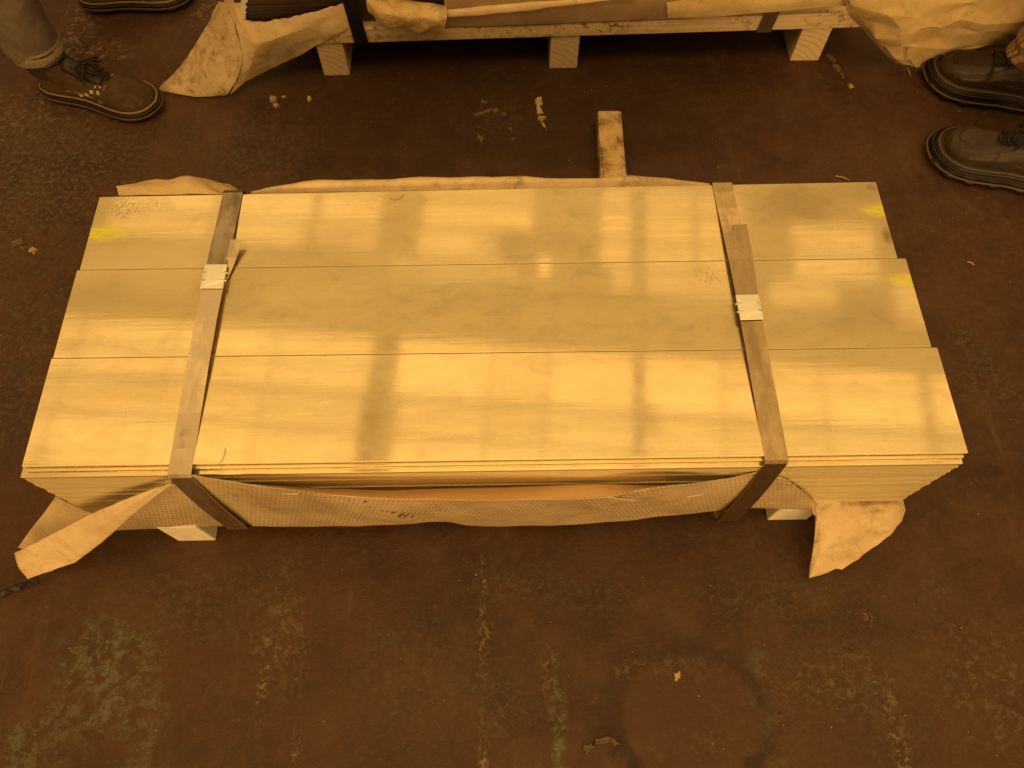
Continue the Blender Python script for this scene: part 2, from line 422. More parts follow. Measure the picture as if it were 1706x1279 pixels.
def mat_wood(name, light, dark, axis='Y', off=(.03, 0, -.03), dirt=0., ring=55):
    t = NT(name); P = t.pos('Object')
    wob = t.noise(t.scale(P, {'Y': (9, 1, 9), 'X': (1, 9, 9)}[axis]), 2, 3)
    Q = t.n('ShaderNodeVectorMath', _operation='ADD', i0=P, i1=off).outputs[0]
    Q = t.scale(Q, {'Y': (1, .06, 1), 'X': (.06, 1, 1)}[axis])
    wv = t.n('ShaderNodeTexWave', _wave_type='RINGS', _rings_direction=axis, Vector=Q, Scale=ring, Distortion=2.2, Detail=3.0, Detail__Scale=1.2).outputs['Fac'] if False else None
    nd = t.t.nodes.new('ShaderNodeTexWave'); nd.wave_type = 'RINGS'; nd.rings_direction = axis
    t.set(nd.inputs['Vector'], Q); nd.inputs['Scale'].default_value = ring; nd.inputs['Distortion'].default_value = 5.0
    nd.inputs['Detail'].default_value = 3; nd.inputs['Detail Scale'].default_value = .8
    wv = nd.outputs['Fac']
    fib = t.noise(t.scale(P, {'Y': (160, 5, 160), 'X': (5, 160, 160)}[axis]), 1.5, 4, .6)
    c = t.mix(t.math('MULTIPLY', t.ramp(wv, [(.45, 0.), (.95, 1.)]), t.math('MULTIPLY_ADD', t.noise(P, 30, 4, .6), .9, .05)), light, dark)
    knot = t.ramp(t.noise(P, 14, 5, .7, .5), [(.56, 0.), (.74, 1.)])
    c = t.mix(t.math('MULTIPLY', knot, .35), c, (dark[0]*.6, dark[1]*.55, dark[2]*.5))
    c = t.mix(t.math('MULTIPLY', fib, .25), c, dark)
    if dirt:
        G = t.pos()
        s = t.math('MULTIPLY', t.ramp(t.noise(G, 55, 6, .75), [(.50, 0.), (.62, 1.)]), t.ramp(t.noise(G, 5, 4, .6), [(.38, 0.), (.6, 1.)]))
        c = t.mix(t.math('MULTIPLY', s, dirt), c, (.09, .05, .028))
    return t.done(t.bsdf(c, .68, 0, t.bump(fib, .25, .0015), .3))

def mat_steel(name, col, rough=.3, dirt=.2, seed=0, metal=1.0):
    t = NT(name); P = t.pos()
    Q = t.scale(P, (26, 9, 9), (seed, seed, seed), (0, 0, .1))
    n1 = t.noise(Q, 1.6, 6, .68); n2 = t.noise(t.scale(P, (240, 14, 14)), 1, 4, .6)
    c = t.mix(t.math('MULTIPLY', t.ramp(n1, [(.42, 0.), (.7, 1.)]), dirt), col, (.13, .095, .07))
    c = t.mix(t.math('MULTIPLY', n2, .2), c, (col[0]*.55, col[1]*.5, col[2]*.48))
    r = t.n('ShaderNodeMapRange', Value=n1, i1=.3, i2=.7, i3=rough, i4=min(1, rough+.25)).outputs[0]
    return t.done(t.bsdf(c, r, metal, t.bump(n2, .08, .001)))

def mat_plain(name, col, rough=.6, metal=0, nsc=40, var=.3, bump=.2, spec=.4, bd=.002):
    t = NT(name); P = t.pos()
    n1 = t.noise(P, nsc, 5, .65); n0 = t.noise(P, nsc*.22, 3, .6)
    c = t.mix(t.ramp(n0, [(.35, 0.), (.68, 1.)]), col, tuple(k*(1-var) for k in col))
    c = t.mix(t.math('MULTIPLY', t.ramp(n1, [(.5, 0.), (.75, 1.)]), var), c, tuple(min(1, k*1.7) for k in col))
    return t.done(t.bsdf(c, rough, metal, t.bump(n1, bump, bd), spec))

M_floor = mat_floor()
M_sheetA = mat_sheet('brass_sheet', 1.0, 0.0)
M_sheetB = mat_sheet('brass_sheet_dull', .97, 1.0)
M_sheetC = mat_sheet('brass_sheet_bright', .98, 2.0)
M_edge = mat_sheet('sheet_edge', .92, 3.0, edge=True)
M_dark = mat_plain('brown_sheet_pack', (.085, .050, .038), .45, .3, 30, .25, .1)
M_kraft = mat_paper('kraft_paper', (.78, .60, .37), (.60, .43, .24), .55, seed=1.0, bump=.4)
M_kraft_in = mat_paper('kraft_lining', (.88, .60, .31), (.78, .50, .24), .04, seed=2.0, bump=.1)
M_kraft_dirty = mat_paper('soiled_kraft_paper', (.72, .55, .33), (.52, .36, .20), 1.0, seed=3.0, bump=.4)
M_weave = mat_paper('woven_wrap', (.55, .415, .265), (.37, .265, .155), .5, weave=.6, seed=4.0, bump=.18)
M_wrap_dull = mat_paper('brown_wrap', (.40, .27, .17), (.30, .19, .115), .2, seed=5.0)
M_speck = mat_paper('specked_kraft', (.76, .58, .36), (.60, .44, .26), .55, seed=9.0, bump=.3)
M_wax = mat_paper('waxed_wrap', (.82, .62, .34), (.56, .39, .17), .4, seed=6.0, rough=.42, bump=.5)
M_pine = mat_wood('pine_runner', (.84, .66, .44), (.60, .40, .23), 'Y', (.045, 0, .085), 0, 20)
M_pine2 = mat_wood('pine_rail', (.80, .62, .40), (.64, .45, .27), 'X', (0, .02, .05), .85, 20)
M_pale = mat_wood('pale_runner', (.82, .74, .62), (.70, .60, .47), 'Y', (.06, 0, .03), .15, 9)
def mat_worn_timber():
    t = NT('worn_timber'); P = t.pos()
    fib = t.noise(t.scale(P, (150, 26, 60)), 1.2, 5, .7); cross = t.noise(t.scale(P, (26, 190, 60)), 1.2, 5, .7); cl = t.noise(P, 22, 5, .65)
    c = t.mix(t.ramp(cl, [(.35, 0.), (.6, 1.)]), (.66, .48, .25), (.50, .34, .16))
    f = t.math('MULTIPLY_ADD', t.math('ADD', fib, cross), .5, t.math('MULTIPLY_ADD', cl, .5, -.25))
    pc = at(1020, 250, .05)
    sx = t.n('ShaderNodeSeparateXYZ', Vector=P).outputs
    edge = t.math('MULTIPLY', t.math('ABSOLUTE', t.math('SUBTRACT', sx[0], pc.x)), 3.6)
    f = t.math('ADD', f, edge)
    c = t.mix(t.ramp(f, [(.55, 0.), (.70, .85)]), c, (.15, .088, .040))
    return t.done(t.bsdf(c, .75, 0, t.bump(fib, .3, .002), .3))
M_worn = mat_worn_timber()
M_strap = mat_steel('strap_steel', (.88, .745, .58), .13, .22, 0)
M_strap_dirty = mat_steel('strap_steel_dirty', (.45, .375, .30), .28, .72, 4)
M_strap_brown = mat_steel('strap_steel_brown', (.60, .47, .30), .14, .5, 8)
M_strap_black = mat_plain('black_strap', (.010, .008, .007), .42, 0, 20, .2, .05, .3)
M_seal = mat_steel('seal_steel', (.97, .95, .92), .38, .06, 2, .45)
M_white = mat_plain('torn_label_paper', (.80, .76, .66), .7)
M_ink = mat_plain('faded_ink', (.10, .075, .085), .8)
M_thread = mat_plain('pale_thread', (.78, .64, .48), .7)
M_redink = mat_plain('faded_red_ink', (.45, .20, .13), .8)
M_black = mat_plain('soiled_tape', (.025, .017, .012), .5, 0, 60, .5, .5)
M_suede = mat_plain('brown_suede', (.090, .056, .028), .85, 0, 70, .45, .6, .15, .003)
M_collar = mat_plain('padded_collar', (.030, .019, .014), .5, 0, 60, .3, .2)
M_tan = mat_plain('tan_welt', (.26, .165, .07), .6, 0, 90, .25, .2)
M_solebrown = mat_plain('brown_sole', (.10, .058, .03), .6, 0, 80, .3, .2)
M_sole = mat_plain('rubber_sole', (.018, .013, .011), .5, 0, 80, .3, .2)
M_leather = mat_plain('dark_brown_leather', (.040, .022, .015), .38, 0, 55, .35, .55, .4, .003)
M_leather2 = mat_plain('worn_brown_leather', (.050, .029, .017), .45, 0, 55, .4, .55, .35, .003)
M_solepipe = mat_plain('sole_piping', (.11, .066, .042), .4, 0, 90, .2, .1)
M_lace = mat_plain('dark_lace', (.020, .013, .010), .8, 0, 300, .4, .5)
M_brass = mat_steel('eyelet_metal', (.92, .80, .58), .22, .1, 3)
M_trouser = mat_plain('grey_work_cloth', (.15, .112, .092), .9, 0, 260, .25, .4, .15, .001)
M_cuff = mat_plain('dark_cloth', (.050, .036, .036), .9, 0, 260, .3, .4, .15, .001)
M_sock = mat_plain('brown_sock', (.07, .045, .038), .9, 0, 260, .3, .4, .15, .001)
def mat_plaid():
    t = NT('tan_check_cloth'); P = t.pos()
    sx = t.n('ShaderNodeSeparateXYZ', Vector=P).outputs
    a = t.math('SINE', t.math('MULTIPLY', t.math('ADD', sx[0], t.math('MULTIPLY', sx[1], .9)), 520)); b = t.math('SINE', t.math('MULTIPLY', sx[2], 420))
    c = t.mix(t.ramp(t.math('MULTIPLY_ADD', a, .5, .5), [(.5, 0.), (.7, 1.)]), (.40, .27, .16), (.17, .085, .045))
    c = t.mix(t.math('MULTIPLY', t.ramp(t.math('MULTIPLY_ADD', b, .5, .5), [(.55, 0.), (.75, 1.)]), .45), c, (.20, .12, .09))
    return t.done(t.bsdf(c, .9, 0, t.bump(t.noise(P, 260, 3), .3, .001), .15))
M_plaid = mat_plaid()

# ------------------------------------------------------------------ floor
def floor():
    V = []; F = []; n = 12; s = 16
    for j in range(n+1):
        for i in range(n+1): V.append((-s+2*s*i/n, -s+2*s*j/n, 0))
    for j in range(n):
        for i in range(n):
            k = j*(n+1)+i; F.append((k, k+1, k+n+2, k+n+1))
    return mk('floor', V, F, M_floor, kind='structure', origin=(0, 0, 0))
floor()

# ------------------------------------------------------------------ near pallet
def timber(name, x0, x1, y0, y1, z0, z1, mat, parent, w=.0025, skew=0):
    v, f = box(x0, x1, y0, y1, z0, z1)
    v = [(a+skew*(b-y0), b, c) for a, b, c in v]
    o = mk(name, v, f, mat, parent)
    return bevel(o, w)
pal = empty('wooden_pallet', (-.03, .66, 0), 'low pine pallet under the strapped golden sheets in the middle of the floor', 'pallet')
YN = lambda x: .3807+.0182*x
for (a, b) in ((-.6685, -.5926), (-.068, .008), (.5262, .6075)):
    timber('runner', a, b, YN((a+b)/2)+(.022 if abs(a) < .1 else 0), .965, 0, .105, M_pale, pal)
for k in range(4):
    timber('deck_board', -.775, .725, .392+k*.145, .392+k*.145+.118, .107, .1365, M_pine2, pal)

# ------------------------------------------------------------------ metal sheets
SK = (.0065, -.0008, -.0034, -.0024); YS = (.9461, .7753, .5939, .4007)
XL = (-.7684, -.7729, -.7752); XR = (.7134, .7283, .7379)
def bundle(idx, label, mat, n=30):
    y1, y0 = YS[idx], YS[idx+1]; s1, s0 = SK[idx], SK[idx+1]
    gap = .0006
    root = empty('metal_sheet_stack', (0, (y0+y1)/2, .1375), label, 'metal sheets', 'three stacks of metal sheets strapped side by side')
    zb = .1375; pitch = (ZT-zb)/n
    r = random.Random(idx+3)
    for k in range(n):                      # k=0 is the topmost
        z1 = ZT-k*pitch; z0 = z1-pitch*(r.uniform(.84, .93) if k > 2 else .72)
        xl, xr = XL[idx], XR[idx]; f = 0.0; bk = 0.0
        if idx == 2:
            if k == 1: f = .0050; xl += .001; xr -= .004
            elif k >= 2: f = .0127+r.uniform(-.0007, .0005)*(k > 3); xl = -.7831+r.uniform(-.0005, .0022)*(k > 2); xr = .734+r.uniform(-.002, .001)
        else:
            if k: xl += r.uniform(-.002, .003); xr += r.uniform(-.006, -.001)
            if idx == 0 and k: bk = r.uniform(.0, .004); 
        if idx == 0 and k == 1: bk = .007
        fr = lambda x: y0+s0*x-f+gap
        ba = lambda x: y1+s1*x+bk-gap
        b = [(xl, fr(xl), z0), (xr, fr(xr), z0), (xr, ba(xr), z0), (xl, ba(xl), z0)]
        V, F = hexa(b, [(x, y, z1) for x, y, _ in b])
        o = mk('sheet', V, F, [mat, M_edge], root)
        for p in o.data.polygons:
            if abs(p.normal.z) < .5: p.material_index = 1
        if k < 3: bevel(o, .0006, 1)
    return root
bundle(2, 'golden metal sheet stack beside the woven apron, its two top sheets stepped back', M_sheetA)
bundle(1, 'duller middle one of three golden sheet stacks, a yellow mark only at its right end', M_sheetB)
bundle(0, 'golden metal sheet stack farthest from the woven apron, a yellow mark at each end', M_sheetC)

# ------------------------------------------------------------------ near straps
def seal_mesh(c, ax, wd, z):
    """crimped seal: plate with two notches cut in each long side"""
    ax = Vector(ax).normalized(); sd = Vector((ax.y, -ax.x, 0))
    L = .0505; Wd = wd/2; n1, n2, nd, nw = .30, .62, .007, .085
    side = [(0, 0)]
    out = []
    for s in (1, -1):
        seq = [(-.5, Wd), (-.5+n1, Wd), (-.5+n1+.02, Wd-nd), (-.5+n1+nw-.02, Wd-nd), (-.5+n1+nw, Wd), (-.5+n2, Wd), (-.5+n2+.02, Wd-nd), (-.5+n2+nw-.02, Wd-nd), (-.5+n2+nw, Wd), (.5, Wd)]
        if s == -1: seq = [(a, -b) for a, b in reversed(seq)]
        out += seq
    V = []; n = len(out)
    for zz in (0.0, .0035):
        for a, b in out:
            V.append(Vector(c)+ax*a*L+sd*b+Vector((0, 0, zz - (.0012 if abs(b) > Wd-.001 and zz > 0 else 0))))
    F = [tuple(range(n))[::-1], tuple(range(n, 2*n))] + [(i, (i+1) % n, n+(i+1) % n, n+i) for i in range(n)]
    tabs = []
    for s in (1, -1):
        for q in (n1, n2):
            m = Vector(c)+ax*((-.5+q+nw/2)*L)+sd*s*(Wd-.001)
            a = ax*L*nw*.34
            b0 = [m-a-sd*s*.006+Vector((0, 0, .001)), m+a-sd*s*.006+Vector((0, 0, .001)), m+a+sd*s*.003-Vector((0, 0, .002)), m-a+sd*s*.003-Vector((0, 0, .002))]
            tabs.append(hexa(b0, [p+Vector((0, 0, .0012)) for p in b0]))
    return (V, F), tabs
def near_strap(label, back, front, bot, yback, sealq, tail, m_up, m_low, lift_side):
    """back/front/bot: pixel pairs of the band's two edges where it leaves the top, turns down and ends"""
    zs = ZT+.0009
    bl, br = at(*back[0], zs), at(*back[1], zs)
    fl, fr = at(*front[0], zs), at(*front[1], zs)
    cb, cf = (bl+br)/2, (fl+fr)/2
    sc = sum((at(*q, zs) for q in sealq), Vector())/4
    root = empty('steel_strap', (sc.x, sc.y, .1), label, 'strap', 'steel straps round the near sheet stacks')
    wv = Vector((1, 0, 0)); wd = .0375
    n = 28; top = []
    for i in range(n+1):
        u = i/n
        p = cb.lerp(cf, u)
        p.z = zs + .011*math.sin(math.pi*u)**1.3 + .0003*math.sin(u*40)
        top.append(p)
    us = min(range(n+1), key=lambda i: abs(top[i].y-sc.y))
    upper = [Vector((cb.x, yback+.004, .1)), Vector((cb.x, yback+.004, zs-.02)), Vector((cb.x, yback+.002, zs-.002)), Vector((cb.x, yback-.006, zs+.001))] + top[1:us+2]
    cbot = (aty(*bot[0], .3555)+aty(*bot[1], .3555))/2
    mk('band', *ribbon(upper, wv, wd, .0011), m_up, root, label='soiled far length of the band')
    yb = cf.y
    lower = [p - Vector((0, 0, .0016)) for p in top[us-1:n]]
    edge = [Vector((cf.x, yb-.0035, zs-.0015)), Vector((cf.x, yb-.0070, zs-.008))]
    down = [Vector((cf.x, yb-.0070, zs-.008)).lerp(Vector((cbot.x, .3575, .130)), k/6) + Vector((0, -.004*math.sin(math.pi*k/6), 0)) for k in range(1, 7)]
    under = [Vector((cbot.x, .366, .1165)), Vector((cbot.x, .40, .1035)), Vector((cbot.x, .6, .1035))]
    mk('band', *ribbon(lower+edge+down+under, wv, wd, .0011), m_low, root)
    ax = (cb-cf).normalized()
    zc = top[us].z
    (V, F), tabs = seal_mesh((sc.x+(top[us].x-sc.x), sc.y, zc+.0006), (ax.x, ax.y, 0), .041, zc)
    s = mk('seal', V, F, M_seal, root)
    bevel(s, .0007, 1)
    for tv, tf in tabs: mk('crimp_tab', tv, tf, M_seal, s)
    pts = [at(px, py, z) for px, py, z in tail]
    ws = []
    for i in range(len(pts)):
        ws.append(Vector((1, 0, .25 if i < len(pts)-1 else .6)))
    fine = [cr1(pts, t/10*(len(pts)-1)) for t in range(11)]
    mk('band_tail', *ribbon(fine, Vector((1, 0, -.12*lift_side)), [.020-.008*t/10 for t in range(11)] if lift_side > 0 else .026, .001), m_low, root)
near_strap('steel strap over the left of the golden sheets with its pale crimped seal', ((371, 322), (405, 322)), ((278.5, 787), (318.5, 785)), ((372, 876), (405, 876)), .951,
           ((345, 445), (374, 443), (368, 488), (333, 490)), ((394, 399, ZT+.016), (383, 438, ZT+.007), (362, 488, ZT+.003)), M_strap_dirty, M_strap, 1)
near_strap('brownish steel strap over the right of the golden sheets with a bright square seal', ((1187, 307), (1219, 306)), ((1275, 763), (1313, 762)), ((1215, 846), (1256, 846)), .958,
           ((1228, 495), (1265, 494), (1275, 540), (1238, 543)), ((1232, 374, ZT+.010), (1242, 430, ZT+.006), (1252, 500, ZT+.003)), M_strap_brown, M_strap_brown, -1)

# ------------------------------------------------------------------ near wrapper
wr = empty('packing_wrapper', (-.05, .37, .11), 'torn woven kraft wrapper hanging round the pallet of golden sheets, its corners flared out', 'wrapper')
def colsY(top, bot, yt, yb, ym=None):
    """apron columns from pixel pairs; yt/yb give how far out each point hangs"""
    T = [aty(px, py, y) for (px, py), y in zip(top, yt)]
    B = [aty(px, py, y) for (px, py), y in zip(bot, yb)]
    Mx = [(a+b)/2+Vector((0, -.004, 0)) for a, b in zip(T, B)]
    return [T, Mx, B]
# the apron between the straps
top = [(312, 790), (380, 800), (430, 808), (500, 817), (570, 825), (640, 830), (760, 832), (880, 831), (1000, 828), (1080, 813), (1150, 806), (1210, 797), (1282, 783)]
bot = [(392, 874), (405, 876), (440, 876), (510, 877), (580, 876.5), (650, 875), (735, 869), (790, 876), (900, 875), (1010, 870), (1100, 861), (1180, 852), (1232, 845)]
yt = [.3855, .380, .369, .362, .355, .350, .347, .347, .350, .357, .366, .379, .387]
yb = [.374, .372, .366, .364, .362, .361, .361, .361, .362, .364, .368, .373, .379]
paper('apron', colsY(top, bot, yt, yb), M_weave, wr, 160, 24, .0042, 13, 1, .0008, ragged=.003)
apron_rows = colsY(top, bot, yt, yb)
# lining leaning from the stack to the apron's upper edge
lt = [(395, 803.5), (430, 807), (500, 811), (570, 814), (640, 815), (760, 812), (880, 809), (1000, 805), (1080, 808), (1110, 808)]
lb = [(398, 805), (430, 809), (500, 818), (570, 826), (640, 831), (760, 833), (880, 832), (1000, 829), (1080, 814), (1112, 811)]
ly = [.3725, .369, .362, .355, .350, .347, .347, .350, .357, .361]
T = [aty(px, py, .3845) for px, py in lt]; B = [aty(px, py, y-.0005) for (px, py), y in zip(lb, ly)]
paper('lining', [T, [(a+b)/2 - Vector((0, 0, .002)) for a, b in zip(T, B)], B], M_kraft_in, wr, 80, 6, .0012, 12, 2, .0006)
# left end of the apron, between strap and corner flap
top = [(283, 806), (262, 822), (235, 843), (210, 862), (180, 884)][::-1]
bot = [(392, 875), (330, 879), (280, 880), (230, 881.5), (186, 884)][::-1]
T = [aty(px, py, y) for (px, py), y in zip([(176, 874), (205, 858), (235, 838), (262, 818), (318, 794)], [.372, .373, .376, .382, .386])]
B = [aty(px, py, .374) for px, py in ((184, 884), (232, 881.5), (280, 880), (330, 879), (394, 875))]
paper('apron', [T, [(a+b)/2+Vector((0, -.002, 0)) for a, b in zip(T, B)], B], M_weave, wr, 40, 12, .0025, 16, 3, .0012)
# right end of the apron
T = [aty(px, py, y) for (px, py), y in zip([(1268, 790), (1302, 794), (1330, 812), (1352, 832), (1362, 842)], [.388, .386, .382, .380, .380])]
B = [aty(px, py, .379) for px, py in ((1230, 846), (1262, 846.5), (1300, 847), (1345, 848), (1366, 848))]
paper('apron', [T, [(a+b)/2+Vector((0, -.002, 0)) for a, b in zip(T, B)], B], M_weave, wr, 36, 12, .003, 16, 4, .0012)
# folded strip flaring out at the left corner
def lerp3(a, b, t): return a.lerp(b, t)
u0 = [at(286, 803, .352), at(262, 812, .335), at(205, 833, .290), at(150, 856, .235), at(95, 886, .17), at(24, 921, .105)]
l0 = [at(287, 807, .347), at(262, 824, .31), at(215, 862, .225), at(178, 896, .155), at(125, 936, .085), at(46, 965, .045)]
mid = [(a+b)/2+Vector((0, -.002, .007)) for a, b in zip(u0, l0)]
paper('corner_flap', [u0, mid, l0], M_kraft, wr, 90, 30, .0035, 12, 5, .0009, ragged=.002, lin=True)
# its dirty curled tip
tip = [[at(62, 962, .04), at(35, 972, .03), at(8, 982, .02), at(-20, 988, .012)], [at(66, 969, .022), at(42, 979, .015), at(14, 988, .008), at(-18, 995, .004)]]
o, _ = paper('soiled_tip', tip, M_black, wr, 30, 10, .006, 45, 6, .004, ragged=.006)
# paper under the stack at the left corner, behind the strip
ins = [[at(92, 827, .134), at(118, 840, .134), at(152, 853, .134), at(200, 856, .134)],
       [at(72, 856, .115), at(100, 866, .118), at(140, 874, .120), at(185, 880, .118)],
       [at(50, 884, .085), at(80, 892, .085), at(120, 898, .085), at(160, 902, .08)],
       [at(30, 912, .055), at(62, 918, .055), at(100, 922, .05), at(140, 922, .05)]]
paper('corner_flap', ins, M_kraft, wr, 30, 20, .004, 10, 7, .0014)
# crumpled corner flap at the right
rf = [[at(1304, 793, .29), at(1340, 812, .235), at(1362, 826, .165), at(1440, 832, .131), at(1500, 826, .133), at(1508, 846, .125)],
      [at(1318, 806, .245), at(1352, 830, .175), at(1368, 840, .150), at(1435, 842, .138), at(1492, 840, .138), at(1507, 852, .118)],
      [at(1345, 824, .19), at(1356, 842, .150), at(1372, 862, .130), at(1430, 866, .125), at(1478, 862, .125), at(1502, 868, .105)],
      [at(1358, 846, .14), at(1359, 870, .115), at(1373, 892, .100), at(1418, 895, .095), at(1455, 886, .095), at(1476, 898, .075)],
      [at(1357, 890, .075), at(1355, 910, .065), at(1365, 925, .058), at(1394, 928, .055), at(1420, 918, .058), at(1436, 926, .045)],
      [at(1353, 925, .035), at(1348, 945, .028), at(1348, 963, .020), at(1368, 958, .022), at(1392, 947, .025), at(1402, 948, .022)]]
paper('corner_flap', rf, M_kraft, wr, 100, 85, .0045, 11, 8, .0008, ragged=.004, lin=True)
# paper standing up behind the stacks
bk = [[aty(418, 320, .957), aty(455, 313, .962), aty(530, 304, .968), aty(640, 301, .972), aty(730, 298, .974), aty(830, 298, .975), aty(930, 300, .974), aty(1000, 299, .973), aty(1060, 296, .974), aty(1130, 301, .97), aty(1186, 308, .962)]]
b0 = bk[0]
bk.append([Vector((p.x, p.y+.012, p.z-.022)) for p in b0])
bk.append([Vector((p.x, .972, .25)) for p in b0]); bk.append([Vector((p.x, .972, .10)) for p in b0])
bk.insert(0, [Vector((p.x, .953, p.z-.012)) for p in b0])
paper('back_edge', bk, M_speck, wr, 120, 16, .0022, 14, 9, .001, ragged=.0015)
# knot of crumpled paper behind the left end
bc = [[aty(198, 326, .955), aty(225, 326, .955), aty(270, 325, .955), aty(325, 324, .955), aty(374, 323, .955)],
      [aty(196, 316, .965), aty(222, 312, .975), aty(268, 306, .985), aty(322, 305, .985), aty(368, 321, .965)],
      [aty(200, 311, .98), aty(228, 307, 1.0), aty(270, 300, 1.015), aty(328, 298, 1.012), aty(360, 317, .98)],
      [Vector((-.70, .99, .28)), Vector((-.67, 1.03, .26)), Vector((-.62, 1.05, .25)), Vector((-.56, 1.04, .26)), Vector((-.52, .99, .28))],
      [Vector((-.70, .97, .14)), Vector((-.67, .98, .12)), Vector((-.62, .99, .12)), Vector((-.56, .98, .12)), Vector((-.52, .97, .14))]]
paper('crumpled_corner', bc, M_wax, wr, 44, 30, .005, 22, 10, .0012)
# faded print on the apron
def print_stroke(px0, py0, px1, py1, wpx=4, mat=M_ink, parent=wr, y=None, name='printed_mark'):
    a, b = Vector((px0, py0)), Vector((px1, py1)); d = (b-a).normalized(); n = Vector((-d.y, d.x))*wpx/2
    V = []
    for q in (a-n, b-n, b+n, a+n):
        yy = y(q.x, q.y); V.append(aty(q.x, q.y, yy))
    return V
strokes = [(612, 848, 622, 840), (622, 840, 636, 852), (636, 852, 650, 862), (604, 838, 612, 834), (640, 846, 650, 856), (650, 856, 664, 850), (664, 850, 674, 842), (674, 842, 690, 848), (690, 848, 702, 860),
           (660, 862, 676, 854), (672, 862, 684, 852), (684, 862, 694, 854), (619, 833, 630, 840)]
AV = []; AF = []
from mathutils.bvhtree import BVHTree
def bvh_of(name_prefix, parent, idx=0):
    o = [c for c in C.objects if c.parent == parent and c.name.startswith(name_prefix)][idx]
    me = o.data
    return BVHTree.FromPolygons([v.co+ORG[o] for v in me.vertices], [tuple(p.vertices) for p in me.polygons])
def on_surface(tree, px, py, lift=.0011):
    d = (fw + cr*((px-853)/FPX) - cu*((py-639.5)/FPX)).normalized()
    h = tree.ray_cast(Vector((0, 0, CAM_H)), d)
    return (h[0]-d*lift) if h[0] is not None else None
tr = bvh_of('apron', wr, 0)
def draw_strokes(tree, strokes, wpx, mat, parent, name='printed_mark'):
    V = []; F = []
    for (x0, y0, x1, y1) in strokes:
        a, b = Vector((x0, y0)), Vector((x1, y1)); d = (b-a).normalized(); n = Vector((-d.y, d.x))*wpx/2
        pts = [on_surface(tree, q.x, q.y) for q in (a-n, b-n, b+n, a+n)]
        if None in pts: continue
        k = len(V); V += pts; F.append((k, k+1, k+2, k+3))
    if V: mk(name, V, F, mat, parent)
draw_strokes(tr, strokes, 3.0, M_ink, wr)
for st_ in ([(1012, 828, 1060, 834), (1060, 834, 1100, 843), (1100, 843, 1128, 851)], [(1082, 832, 1140, 829), (1140, 829, 1172, 823)], [(470, 822, 500, 823), (500, 823, 556, 827)], [(695, 836, 690, 843)]):
    draw_strokes(tr, st_, 2.2, M_thread, wr, 'loose_thread')

# ------------------------------------------------------------------ loose timber
a = at(997, 184, .045); b = at(1036, 184, .045)
lt_ = empty('loose_timber', ((a.x+b.x)/2, 1.25, 0), 'short worn timber lying on the floor, poking out behind the golden sheet stacks', 'timber')
V = []
for z in (0, .045):
    V += [(.228, .985, z), (.302, .985, z), (.3085, a.y, z), (.2475, a.y+.002, z)]
o = mk('beam', V, hexa(V[:4], V[4:])[1], M_worn, lt_); bevel(o, .005, 3)

# ------------------------------------------------------------------ far pallet and its load
YB = lambda x: 1.6663+.0255*x
fp = empty('wooden_pallet', (.2, 1.95, 0), 'pine pallet on three square runners under the dark load at the top edge', 'pallet')
for (x0, x1) in ((-.489, -.4187), (.1308, .2075), (.8009, .8805)):
    timber('runner', x0, x1, YB((x0+x1)/2), 2.35, 0, .1065, M_pine, fp, skew=.0)
def skewbox(x0, x1, d0, d1, z0, z1):
    f = lambda z: [(x0, YB(x0)+d0, z), (x1, YB(x1)+d0, z), (x1, YB(x1)+d1, z), (x0, YB(x0)+d1, z)]
    return hexa(f(z0), f(z1))
bevel(mk('rail', *skewbox(-.52, 1.02, -.004, .075, .108, .152), M_pine2, fp), .002)
for k in range(3):
    bevel(mk('deck_board', *skewbox(-.55, 1.02, .11+k*.19, .24+k*.19, .108, .150), M_pine2, fp), .002)
fs = empty('metal_sheet_stack', (.15, 1.95, .155), 'dark brown metal sheet stack inside the torn wrapper on the far pallet', 'metal sheets')
r = random.Random(11)
for k in range(22):
    z0 = .155+k*.0092
    mk('sheet', *skewbox(-.665+r.uniform(-.004, .003), .86, .020+r.uniform(-.002, .002), .60, z0, z0+.0078), M_dark, fs)
# torn white label on the stack's corner
lab = [(405, -8), (400, 12), (397, 31), (407, 29), (405, 24), (411, 21), (407, 17), (412, 12), (408, 7), (413, 2), (412, -8)]
V = [aty(px, py, YB(-.65)+.014) for px, py in lab]; V2 = [v+Vector((0, .0012, 0)) for v in V]; n = len(V)
mk('torn_label', V+V2, [tuple(range(n)), tuple(range(n, 2*n))[::-1]]+[(i, (i+1) % n, n+(i+1) % n, n+i) for i in range(n)], M_white, fs)
def far_strap(label, top, bot, mat):
    cx = lambda q, y: (aty(*q[0], y)+aty(*q[1], y))/2
    b = cx(bot, 1.655); t = cx(top, 1.668)
    y0 = YB(b.x)-.0085
    root = empty('steel_strap', (b.x, y0, .1), label, 'strap', 'steel straps round the far load')
    d = Vector((t.x-b.x, 0, max(.05, t.z-b.z)))
    p0 = Vector((b.x, y0, .106)); p1 = Vector((b.x+d.x/d.z*.05, y0, .156)); p2 = Vector((b.x+d.x/d.z*.255, y0+.004, .361))
    path = [Vector((p0.x, 2.1, .1045)), Vector((p0.x, y0+.02, .1045)), p0, p1, p2, Vector((p2.x, y0+.03, .366)), Vector((p2.x, 2.28, .366))]
    wd = (aty(*bot[1], y0)-aty(*bot[0], y0)).length
    mk('band', *ribbon(path, Vector((1, 0, 0)), wd, .0012), mat, root)
far_strap('black strap crossing the far load beside the torn flap', ((575, 0), (597, 0)), ((590, 62), (613, 62)), M_strap_black)
far_strap('dull grey steel strap round the far load near the crumpled paper', ((1287, 0), (1307, 0)), ((1268, 46), (1292, 45)), mat_steel('strap_grey', (.22, .18, .155), .42, .3, 5))

